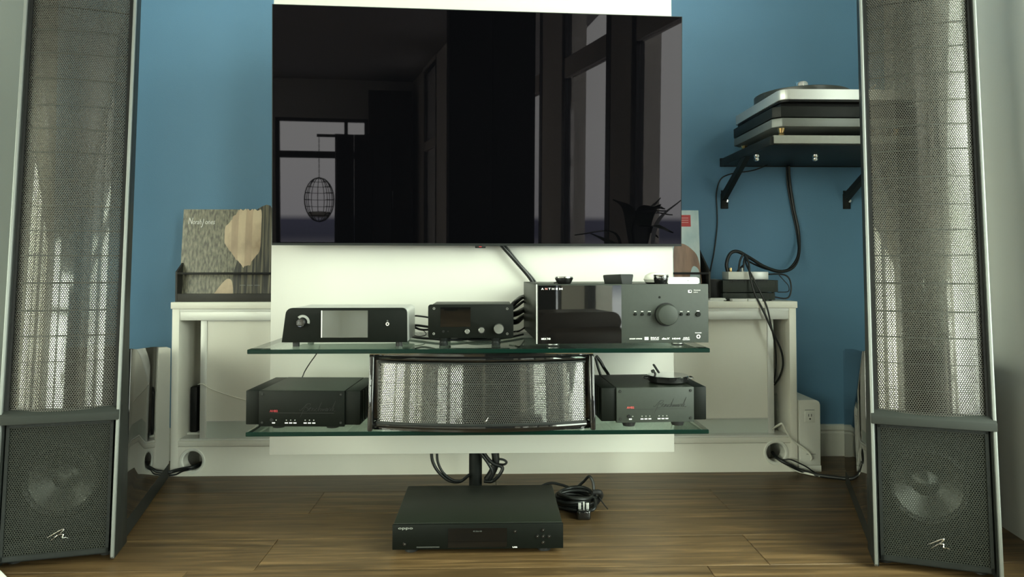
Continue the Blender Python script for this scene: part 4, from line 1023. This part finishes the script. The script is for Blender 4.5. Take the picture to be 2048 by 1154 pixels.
for k_, (dx, r_) in enumerate(((0, 6), (.012, -9), (.006, 14))):
    c = atY(1428, 600, 2.462); pp = box('instruction_leaflet', -.03, .03, -.009, .03, 0, .0035, 'paper', None)
    pp.location = (c.x + dx, 2.472, ZC + k_ * .0036); pp.rotation_euler = (0, 0, rad(r_)); tag(pp, ['thin printed leaflet at the bottom of a small pile by the receiver', 'thin printed leaflet in the middle of a small pile by the receiver', 'thin printed leaflet on top of a small pile by the receiver'][k_], 'leaflet', 'leaflets on the sideboard')
for pxa, pxb in ((1463, 1493), (1495, 1523)):
    a, b = atY(pxa, 598, 2.455), atY(pxb, 598, 2.455)
    pp = box('white_card', a.x, b.x, 2.446, 2.4745, ZC, ZC + .009, 'paper', None, .001); tag(pp, 'longer white card pack lying in front of the stacked black boxes' if pxa < 1470 else 'shorter white card pack at the foot of the stacked black boxes', 'card', 'white cards on the sideboard')
# slim charging box with a socket beside the cabinet
ux0, ux1 = cx1 + .006, atY(1641, 900, CF).x
zu = atY(1620, 800, CF).z
ub = thing('battery_box', 'narrow white upright box with a power socket beside the sideboard', 'power box', ((ux0 + ux1) / 2, CF, 0), world=True)
box('foot_base', ux0, ux1 + .001, CF - .004, CF + .175, 0, .022, 'plastw', ub, .0015)
prism('housing', rrect(ux0, ux1 - .001, .023, zu, (0, 0, .016, .003), 6), 'y', CF - .003, CF + .172, 'plastw', ub, bev=.0012, smooth=True)
so = Face(1618, CF - .003, 0, 0)
k = so(1619.5, 833.5); k = (k[0] + so.o.x, k[1])
sk = box('socket', k[0] - .0175, k[0] + .0175, CF - .0052, CF - .002, k[1] - .0185, k[1] + .0185, 'base', ub, .001)
for dx in (-.005, .005): box('slot', k[0] + dx - .001, k[0] + dx + .001, CF - .0056, CF - .0050, k[1] + .001, k[1] + .010, 'darkprint', sk)
lathe('earth_hole', [(0, -.0004), (.0028, -.0004), (.0028, 0)], (k[0], CF - .0052, k[1] - .007), 'darkprint', sk, 'y', 14)
box('groove', k[0] - .0165, k[0] + .0165, CF - .0045, CF - .003, k[1] + .0225, k[1] + .0245, 'greyprint', ub)
k = so(1622, 909); box('port_slot', k[0] + so.o.x - .016, k[0] + so.o.x + .016, CF - .0036, CF - .002, k[1], k[1] + .002, 'greyprint', ub)

# ------------------------------------------------------------------ cables
def cable(label, pts, r, m='cable', name='cable', cat='cable', seg=8):
    o = tube(name, pts, r, m, None, seg); return tag(o, label, cat)
W_ = lambda px, py, Y: atY(px, py, Y)
cable('thin black cable drooping from the turntable shelf down beside the bracket', [W_(1535, 330, 2.60), W_(1505, 341, 2.63), W_(1465, 347, 2.648), W_(1442, 358, 2.654), W_(1433, 385, 2.654), W_(1434, 420, 2.654), W_(1434, 455, 2.654), W_(1428, 505, 2.654), W_(1421, 540, 2.65), W_(1418, 565, 2.58)], .0024)
cable('thick black cable hanging from the turntable shelf in a loop over the white box', [W_(1577, 332, 2.63), W_(1580, 370, 2.648), W_(1588, 420, 2.65), W_(1597, 465, 2.645), W_(1597, 510, 2.62), W_(1585, 535, 2.58), W_(1560, 543, 2.56), W_(1530, 534, 2.545), W_(1500, 516, 2.53), W_(1475, 503, 2.52), W_(1460, 508, 2.515), W_(1453, 528, 2.512), W_(1456, 546, 2.512)], .0062)
cable('second black cable hanging close along the thick turntable cable', [W_(1573, 332, 2.64), W_(1575, 370, 2.652), W_(1584, 420, 2.652), W_(1594, 470, 2.648), W_(1595, 512, 2.60), W_(1572, 541, 2.57), W_(1540, 540, 2.56), W_(1512, 530, 2.55), W_(1490, 520, 2.53), W_(1487, 530, 2.515), W_(1479, 537, 2.51), W_(1473, 547, 2.512)], .0032)
cable('black cable looping out from the right side of the black box stack', [W_(1532, 549, 2.53), W_(1560, 548, 2.52), W_(1576, 554, 2.51), W_(1582, 570, 2.51), W_(1580, 590, 2.51), W_(1570, 597, 2.51), W_(1545, 593, 2.51)], .0028)
cable('thin black lead drawn across the right side of the black box stack', [W_(1558, 550, 2.515), W_(1568, 561, 2.512), W_(1577, 572, 2.510), W_(1576, 583, 2.50), W_(1556, 584.5, 2.49)], .0016)
for k_, (lab, d0) in enumerate((('black cord arching over the white box and falling down the sideboard front', 0), ('black cord falling beside another one into the open right end of the sideboard', 1))):
    if d0 == 0: pts = [W_(1477, 545, 2.50), W_(1480, 522, 2.495), W_(1489, 508, 2.49), W_(1497, 525, 2.475), W_(1500, 550, 2.462), W_(1509, 585, 2.447), W_(1528, 625, 2.438), W_(1546, 665, 2.438), W_(1562, 700, 2.45), W_(1566, 728, 2.47), W_(1560, 752, 2.51), W_(1549, 770, 2.54)]
    else: pts = [W_(1486, 545, 2.51), W_(1489, 515, 2.505), W_(1493, 530, 2.48), W_(1504, 552, 2.464), W_(1521, 585, 2.449), W_(1534, 615, 2.44), W_(1542, 650, 2.44), W_(1550, 690, 2.45), W_(1552, 730, 2.48), W_(1548, 765, 2.54)]
    cable(lab, pts, .0036 if k_ == 0 else .0030)
cable('white cord running from the sideboard into the narrow white power box', [W_(1540, 862, 2.53), W_(1549, 855, 2.47), W_(1557, 850, 2.445), W_(1564, 848, 2.436), W_(1572, 862, 2.436), W_(1584, 880, 2.436), W_(1602, 893, 2.436), W_(1616, 904, 2.434), W_(1623, 914, 2.432), W_(1622, 920, 2.44)], .0036, 'wcable')
# leads leaving the cable holes
cable('thick black lead from the right cable hole across the floor to a speaker', [W_(1545, 905, 2.50), W_(1556, 917, 2.45), W_(1575, 928, 2.43), atZ(1605, 942, .010), atZ(1640, 951, .007), atZ(1690, 957, .007), atZ(1735, 962, .007), atZ(1765, 964, .007)], .0062)
cable('thin black lead arching from the right cable hole to the floor', [W_(1545, 908, 2.50), W_(1565, 919, 2.445), W_(1580, 919, 2.43), W_(1598, 926, 2.425), W_(1615, 935, 2.42), atZ(1632, 946, .003), atZ(1660, 953, .003)], .0024)
cable('white lead coming out of the right cable hole onto the floor', [W_(1546, 918, 2.50), W_(1560, 922, 2.445), W_(1575, 931, 2.44), atZ(1592, 941, .006), atZ(1615, 947, .006), atZ(1640, 952, .006)], .0038, 'wcable')
cable('thick black lead from the left cable hole towards the glossy speaker', [W_(405, 925, 2.51), W_(385, 934, 2.445), W_(365, 938, 2.44), W_(345, 943, 2.435), W_(332, 947, 2.42)], .0060)
cable('thin black lead below the thick one at the left cable hole', [W_(402, 930, 2.51), W_(385, 938, 2.442), W_(366, 942, 2.437), W_(352, 949, 2.434), W_(338, 951, 2.43)], .0028)
# behind the panel and on the shelves
cable('thin black wire sloping across the white panel between the two shelves', [W_(640, 690, 2.0), W_(634, 706, 2.05), W_(620, 726, 2.12), W_(610, 742, 2.14), W_(604, 756, 2.10)], .0018)
cable('flat black power cable dropping from under the television behind the receiver', [W_(1000, 486, 2.15), W_(1010, 498, 2.155), W_(1035, 526, 2.158), W_(1063, 560, 2.16), W_(1075, 590, 2.165)], .0066)
cable('black cable from the television lying beside the thicker one', [W_(1006, 486, 2.15), W_(1017, 499, 2.152), W_(1042, 530, 2.155), W_(1070, 562, 2.16), W_(1082, 590, 2.165)], .0028)
S1c = S1 + .004
def shelf_pts(L): return [Vector((atY(px, 650, Y).x, Y, S1 + z)) for px, Y, z in L]
for lab, L, r in (
    ('black signal cable linking the streamer and preamplifier at the top', [(800, 1.95, .062), (826, 1.98, .064), (845, 1.98, .062), (880, 1.97, .055)], .0024),
    ('black signal cable linking the streamer and preamplifier in the middle', [(806, 1.98, .032), (826, 2.0, .036), (848, 1.995, .034), (882, 1.97, .028)], .0034),
    ('black interconnect sagging behind the streamer and preamplifier', [(804, 1.98, .035), (822, 2.0, .034), (845, 1.995, .024), (880, 1.97, .030)], .0030),
    ('thin dark wire curling on the glass shelf between streamer and preamplifier', [(812, 2.02, .020), (828, 2.03, .025), (846, 2.02, .020), (852, 2.0, .010), (838, 1.99, .006), (822, 2.02, .010)], .0014),
    ('dark cable lying on the glass shelf under the preamplifier', [(818, 2.0, .006), (838, 1.96, .005), (862, 1.93, .006), (892, 1.90, .006), (930, 1.92, .005), (962, 1.95, .006), (1000, 2.0, .006)], .0034),
    ('black cable crossing the glass shelf behind the preamplifier feet', [(900, 2.02, .005), (926, 1.95, .005), (948, 1.90, .005), (985, 1.92, .005), (1020, 1.97, .005), (1046, 2.04, .006)], .0032)):
    cable(lab, shelf_pts(L), r)
bundle = [
    ('thick black cable rising behind the receiver next to the preamplifier', [(1020, 2.00, .085), (1032, 2.03, .100), (1046, 2.06, .108), (1070, 2.11, .11)], .007),
    ('teal grey cable in the bundle behind the receiver', [(1022, 1.99, .078), (1034, 2.02, .088), (1050, 2.06, .096), (1072, 2.12, .10)], .0040),
    ('black cable sagging lowest in the bundle behind the receiver', [(1018, 1.98, .050), (1032, 2.01, .044), (1044, 2.05, .046), (1062, 2.12, .06)], .0078),
    ('black cable in the middle of the bundle behind the receiver', [(1018, 1.985, .066), (1032, 2.03, .066), (1046, 2.06, .068), (1062, 2.13, .08)], .0085),
    ('thin black wire with a ferrite lump on the shelf by the receiver', [(1018, 1.98, .018), (1030, 1.98, .020), (1040, 1.985, .022), (1052, 1.99, .018)], .0024)]
for lab, L, r in bundle: cable(lab, shelf_pts([(px, Y if px < 1044 else max(Y, 2.158), z) for px, Y, z in L]), r)
# leads between centre speaker and right amplifier
cable('black speaker lead behind the centre speaker running down to the right amplifier', [W_(1192, 712, 2.02), W_(1200, 722, 2.02), W_(1208, 736, 2.02), W_(1216, 748, 2.0), W_(1222, 762, 1.99)], .0045)
cable('second speaker lead dropping steeply beside the centre speaker', [W_(1191, 715, 2.0), W_(1196, 735, 2.0), W_(1201, 750, 2.0), W_(1204, 765, 1.99)], .0036)
# loops around the pole
cable('black cable loop hanging below the panel on the left of the pole', [W_(863, 880, 2.235), W_(863, 905, 2.235), W_(866, 925, 2.235), W_(878, 945, 2.235), W_(898, 961, 2.235), W_(920, 963, 2.235), W_(938, 950, 2.22)], .0050)
cable('second loop of black cable inside the first one left of the pole', [W_(875, 880, 2.23), W_(874, 905, 2.23), W_(876, 925, 2.23), W_(886, 945, 2.23), W_(905, 960, 2.23), W_(925, 962, 2.235)], .0040)
cable('black cable bundle loop hanging right of the pole below the panel', [W_(965, 880, 2.22), W_(968, 905, 2.215), W_(985, 926, 2.21), W_(1004, 934, 2.21), W_(1000, 948, 2.21), W_(985, 962, 2.22), W_(968, 962, 2.225)], .0055)
cable('thick black cable hank tight against the right side of the pole', [W_(985, 880, 2.23), W_(990, 905, 2.23), W_(991, 925, 2.23), W_(984, 945, 2.23), W_(974, 960, 2.235)], .012)
cable('small black cable loop sticking out right below the panel', [W_(990, 918, 2.235), W_(1005, 919, 2.23), W_(1013, 924, 2.23), W_(1008, 929, 2.23), W_(992, 928, 2.235)], .0036)
cable('black cable twisted behind the pole near the floor', [W_(960, 905, 2.205), W_(975, 925, 2.205), W_(985, 945, 2.205), W_(980, 960, 2.21)], .0045)
# coiled mains lead with its plug by the disc player
pc_ = atZ(1150, 1000, .02)
co = thing('coiled_power_cord', 'coiled black mains cord with a large plug on the floor by the disc player', 'power cord', (pc_.x, pc_.y, 0), world=True)
rng = random.Random(5)
for k_ in range(7):
    pts = []
    dx, dy, z_ = rng.uniform(-.006, .006), rng.uniform(-.01, .01), .006 + k_ * .006; a, b = .055 + rng.uniform(-.006, .006), .045 + rng.uniform(-.012, .012)
    for i in range(14):
        an = 2 * math.pi * i / 13; pts.append(Vector((pc_.x + dx + a * math.cos(an), pc_.y + dy + b * math.sin(an), z_ + .003 * math.sin(an * 2 + k_))))
    tube('coil', pts, .0052, 'cable', co, 8, 4)
tie = tube('cord_tie', [Vector((pc_.x + .052, pc_.y - .01, .045)), Vector((pc_.x + .070, pc_.y - .012, .046)), Vector((pc_.x + .076, pc_.y, .03)), Vector((pc_.x + .060, pc_.y + .005, .006))], .008, 'rubber', co)
tube('tie_end', [Vector((pc_.x + .070, pc_.y - .004, .03)), Vector((pc_.x + .082, pc_.y - .02, .014)), Vector((pc_.x + .092, pc_.y - .035, .004))], .0018, 'rubber', co)
tube('lead', [Vector((pc_.x - .12, pc_.y + .095, .018)), Vector((pc_.x - .07, pc_.y + .09, .042)), Vector((pc_.x - .03, pc_.y + .085, .038)), Vector((pc_.x + .005, pc_.y + .075, .03)), Vector((pc_.x + .03, pc_.y + .055, .055)), Vector((pc_.x + .046, pc_.y + .03, .080)), Vector((pc_.x + .056, pc_.y + .02, .066)), Vector((pc_.x + .058, pc_.y + .01, .042))], .0044, 'cable', co)
pp = atZ(1168, 1040, 0)
tube('plug_lead', [Vector((pc_.x + .050, pc_.y - .03, .030)), Vector((pp.x + .040, pp.y + .06, .034)), Vector((pp.x + .034, pp.y + .030, .022)), Vector((pp.x + .012, pp.y + .026, .014))], .0048, 'cable', co)
pg = box('plug', pp.x - .019, pp.x + .019, pp.y - .006, pp.y + .038, 0, .027, 'gloss', co, .006, 3)
for dx, w in ((-.011, .004), (.011, .004)): box('pin', pp.x + dx - w, pp.x + dx + w, pp.y + .008, pp.y + .014, .027, .044, 'alu', pg, .0006)
box('pin', pp.x - .002, pp.x + .002, pp.y + .003, pp.y + .008, .027, .049, 'alu', pg, .0006)
# white mat corner at the lower left
e1, e2 = atZ(0, 1144, 0), atZ(10, 1154, 0); an = math.atan2(e2.y - e1.y, e2.x - e1.x)
mt = box('floor_mat', -.30, .30, -.45, 0, 0, .006, 'paper', None, .002)
mt.location = (e1.x + math.sin(an) * .225, e1.y - math.cos(an) * .225, 0); mt.rotation_euler = (0, 0, an); tag(mt, 'flat white mat with its corner showing on the floor by the glossy speaker', 'mat')

# ------------------------------------------------------------------ furniture and stand-ins behind the camera, seen in the screens and glossy fronts
def curtain(label, s0, s1, o, z0, z1):
    bm = bmesh.new(); n = int((s1 - s0) / .04); fr, bk = [], []
    for i in range(n + 1):
        s = s0 + (s1 - s0) * i / n; q = .035 * math.sin(i * 1.25) + .012 * math.sin(i * .41)
        p = wall_pt(s, o + q, 0); p2 = wall_pt(s, o + q + .006, 0)
        fr.append([bm.verts.new((p.x, p.y, z)) for z in (z0, z1)]); bk.append([bm.verts.new((p2.x, p2.y, z)) for z in (z0, z1)])
    for A_ in (fr, bk):
        for U, V in zip(A_, A_[1:]): bm.faces.new((U[0], V[0], V[1], U[1]))
    for i in (0, -1): bm.faces.new((fr[i][0], fr[i][1], bk[i][1], bk[i][0]))
    for e_ in (0, 1):
        for i in range(n): bm.faces.new((fr[i][e_], fr[i + 1][e_], bk[i + 1][e_], bk[i][e_]))
    return tag(finish('curtain', bm, 'curtain', None, smooth=True, angle=80), label, 'curtain')
tw = thing('black_tower_standin', 'tall black stand-in right behind the camera, added as the dark band in the television', 'cabinet', (.283, -.45, 0))  # invented cabinet, added for the dark figure the screen mirrors
box('body', -.278, .278, -.15, .13, .05, 2.6, 'curtain', tw, .003); box('plinth', -.26, .26, -.13, .12, 0, .05, 'black', tw)
for s in (-1, 1):
    d_ = box('door', *sorted((s * .002, s * .277)), .13, .148, .06, 2.59, 'curtain', tw, .002); tube('handle', [(s * .03, .150, 1.2), (s * .03, .16, 1.22), (s * .03, .16, 1.38), (s * .03, .150, 1.4)], .004, 'black', d_, 6, 3)
M['sheer'] = bpy.data.materials.new('warm_sheer_cloth'); M['sheer'].use_nodes = True
nt = M['sheer'].node_tree; out = nt.nodes['Material Output']
for n in list(nt.nodes):
    if n != out: nt.nodes.remove(n)
tr = nt.nodes.new('ShaderNodeBsdfTransparent'); tl = nt.nodes.new('ShaderNodeBsdfTranslucent'); tl.inputs[0].default_value = (.85, .78, .66, 1); mx = nt.nodes.new('ShaderNodeMixShader'); mx.inputs[0].default_value = .12
tr.inputs[0].default_value = (.95, .92, .86, 1)
nt.links.new(tr.outputs[0], mx.inputs[1]); nt.links.new(tl.outputs[0], mx.inputs[2]); nt.links.new(mx.outputs[0], out.inputs[0])
for k_, (y0, y1) in enumerate(LPANES):
    bm = bmesh.new(); n = 60; A_ = []
    for i in range(n + 1):
        y = y0 - .1 + (y1 - y0 + .2) * i / n; A_.append([bm.verts.new((XLW + .12 + .02 * math.sin(i * 1.1), y, z)) for z in (.04, 3.05)])
    for U, V in zip(A_, A_[1:]): bm.faces.new((U[0], V[0], V[1], U[1]))
    tag(finish('sheer_curtain', bm, 'sheer', None, smooth=True, angle=80), ['pale sheer curtain on the window nearest the rear wall', 'pale sheer curtain, second from the rear wall', 'pale sheer curtain, third from the rear wall', 'pale sheer curtain on the window nearest the blue wall'][k_], 'curtain', 'sheer curtains across the room')
wd = thing('wardrobe', 'tall black wardrobe far back, mirrored in the dark television screen', 'wardrobe', (-.55, YR + .35, 0))
box('body', -.36, .36, -.3, .32, .06, 3.0, 'darkwood', wd, .004); box('plinth', -.34, .34, -.28, .28, 0, .06, 'black', wd)
for s in (-1, 1):
    d_ = box('door', *sorted((s * .005, s * .355)), .32, .338, .08, 2.98, 'darkwood', wd, .002); tube('handle', [(s * .04, .345, 1.0), (s * .04, .352, 1.15), (s * .04, .345, 1.3)], .006, 'alu', d_)
scn_ = thing('room_screen', 'black free-standing screen in front of the rear window', 'screen', (-.97, -7.6, 0))
for i, x in enumerate((-.30, .0, .30)):
    bm = bmesh.new(); bm_box(bm, -.15, .15, -.015, .015, .03, 2.2, .003); bmesh.ops.rotate(bm, verts=bm.verts, cent=(0, 0, 0), matrix=Matrix.Rotation(rad(12 if i % 2 else -12), 3, 'Z')); bmesh.ops.translate(bm, verts=bm.verts, vec=(x, 0, 0)); finish('leaf', bm, 'curtain', scn_)
    box('foot', x - .1, x + .1, -.04, .04, 0, .03, 'black', scn_)
# hanging egg chair
hc = thing('hanging_chair', 'hanging wicker egg chair on a chain, mirrored in the television', 'chair', (-1.60, -7.0, .78))
hc.scale = (.62, .62, .62)
bm = bmesh.new()
for i in range(14):
    an = 2 * math.pi * i / 14
    if abs((an - math.pi / 2)) < .6: continue
    bm_tube(bm, [Vector((math.cos(an) * .36 * math.sin(t_), math.sin(an) * .36 * math.sin(t_), .55 - .55 * math.cos(t_))) for t_ in [math.pi * q / 8 for q in range(9)]], .009, 5, 2)
for q in range(1, 10):
    t_ = math.pi * q / 10; r_ = .36 * math.sin(t_); bm_tube(bm, [Vector((r_ * math.cos(a_), r_ * math.sin(a_), .55 - .55 * math.cos(t_))) for a_ in [math.pi / 2 + .55 + (2 * math.pi - 1.1) * u / 16 for u in range(17)]], .007, 5, 0)
finish('wicker_shell', bm, 'wicker', hc, smooth=True)
lathe('cushion', [(0, .12), (.20, .13), (.27, .18), (.25, .25), (0, .27)], (0, 0, 0), 'plastw', hc, 'z', 24)
for i in range(16):
    z_ = 1.10 + i * .062
    rx = Matrix.Rotation(rad(90 * (i % 2)), 3, 'Z')
    tube('chain_link', [rx @ Vector((.014 * math.cos(a_), 0, .038 * math.sin(a_))) + Vector((0, 0, z_ + .035)) for a_ in [2 * math.pi * u / 10 for u in range(11)]], .005, 'satin', hc, 5, 0)
box('hanger_beam', -.05, .45, -.03, .03, 2.10, 2.17, 'satin', hc, .004); tube('hanger_post', [(.42, 0, 2.12), (.44, .1, 1.2), (.42, .2, .2), (.42, .25, -.54)], .03, 'satin', hc)
# potted plant by the glass
pt = thing('potted_plant', 'leafy dark green potted plant by the window, mirrored in the television', 'plant', (.98, .52, 0))
lathe('pot', [(0, 0), (.10, 0), (.13, .30), (.135, .31), (.12, .31), (.115, .27), (0, .27)], (0, 0, 0), 'pot', pt, 'z', 32)
rng = random.Random(11)
for i in range(18):
    an = rng.uniform(0, 2 * math.pi); L = rng.uniform(.22, .40); H = rng.uniform(.5, .86); dr = rng.uniform(.05, .25)
    d = Vector((math.cos(an), math.sin(an), 0))
    if d.x > .4: L *= .55
    if d.y > .2 and d.x < .2: L *= .5
    base = Vector((rng.uniform(-.03, .03), rng.uniform(-.03, .03), .27)); mid = base + d * L * .35 + Vector((0, 0, H * .75)); tip = base + d * L + Vector((0, 0, H - dr))
    sp = spline([base, base.lerp(mid, .55) + Vector((0, 0, .03)), mid, tip], 6); sd = Vector((-d.y, d.x, 0)); bm = bmesh.new(); rows_ = []
    for q, p in enumerate(sp):
        u = q / (len(sp) - 1); w = .004 if u < .35 else 0.055 * math.sin(math.pi * min(1, (u - .35) / .65) ** .8) + .002
        rows_.append([bm.verts.new(p - sd * w), bm.verts.new(p + Vector((0, 0, -.006 * (u > .35)))), bm.verts.new(p + sd * w)])
    for U, V in zip(rows_, rows_[1:]):
        for k_ in range(2): bm.faces.new((U[k_], U[k_ + 1], V[k_ + 1], V[k_]))
    finish('leaf', bm, 'leaf', pt, smooth=True)
# footstool shape standing in for a seated person's knees beside the camera
ac = thing('knees_standin', 'brown footstool standing in for seated knees, mirrored low in the receiver display window', 'footstool', (.64, -.12, 0), rad(-8))
box('seat', -.24, .24, -.17, .17, .10, .40, 'leather', ac, .07, 5)
prism('cushion', rrect(-.25, .20, .37, .475, (.05, .05, .05, .05), 6), 'y', -.16, .10, 'leather', ac, bev=.004, smooth=True)
for x in (-.17, .17):
    for y in (-.11, .11): disc('leg', (x, y, 0), .02, .115, 'satin', ac, 'z', 14)
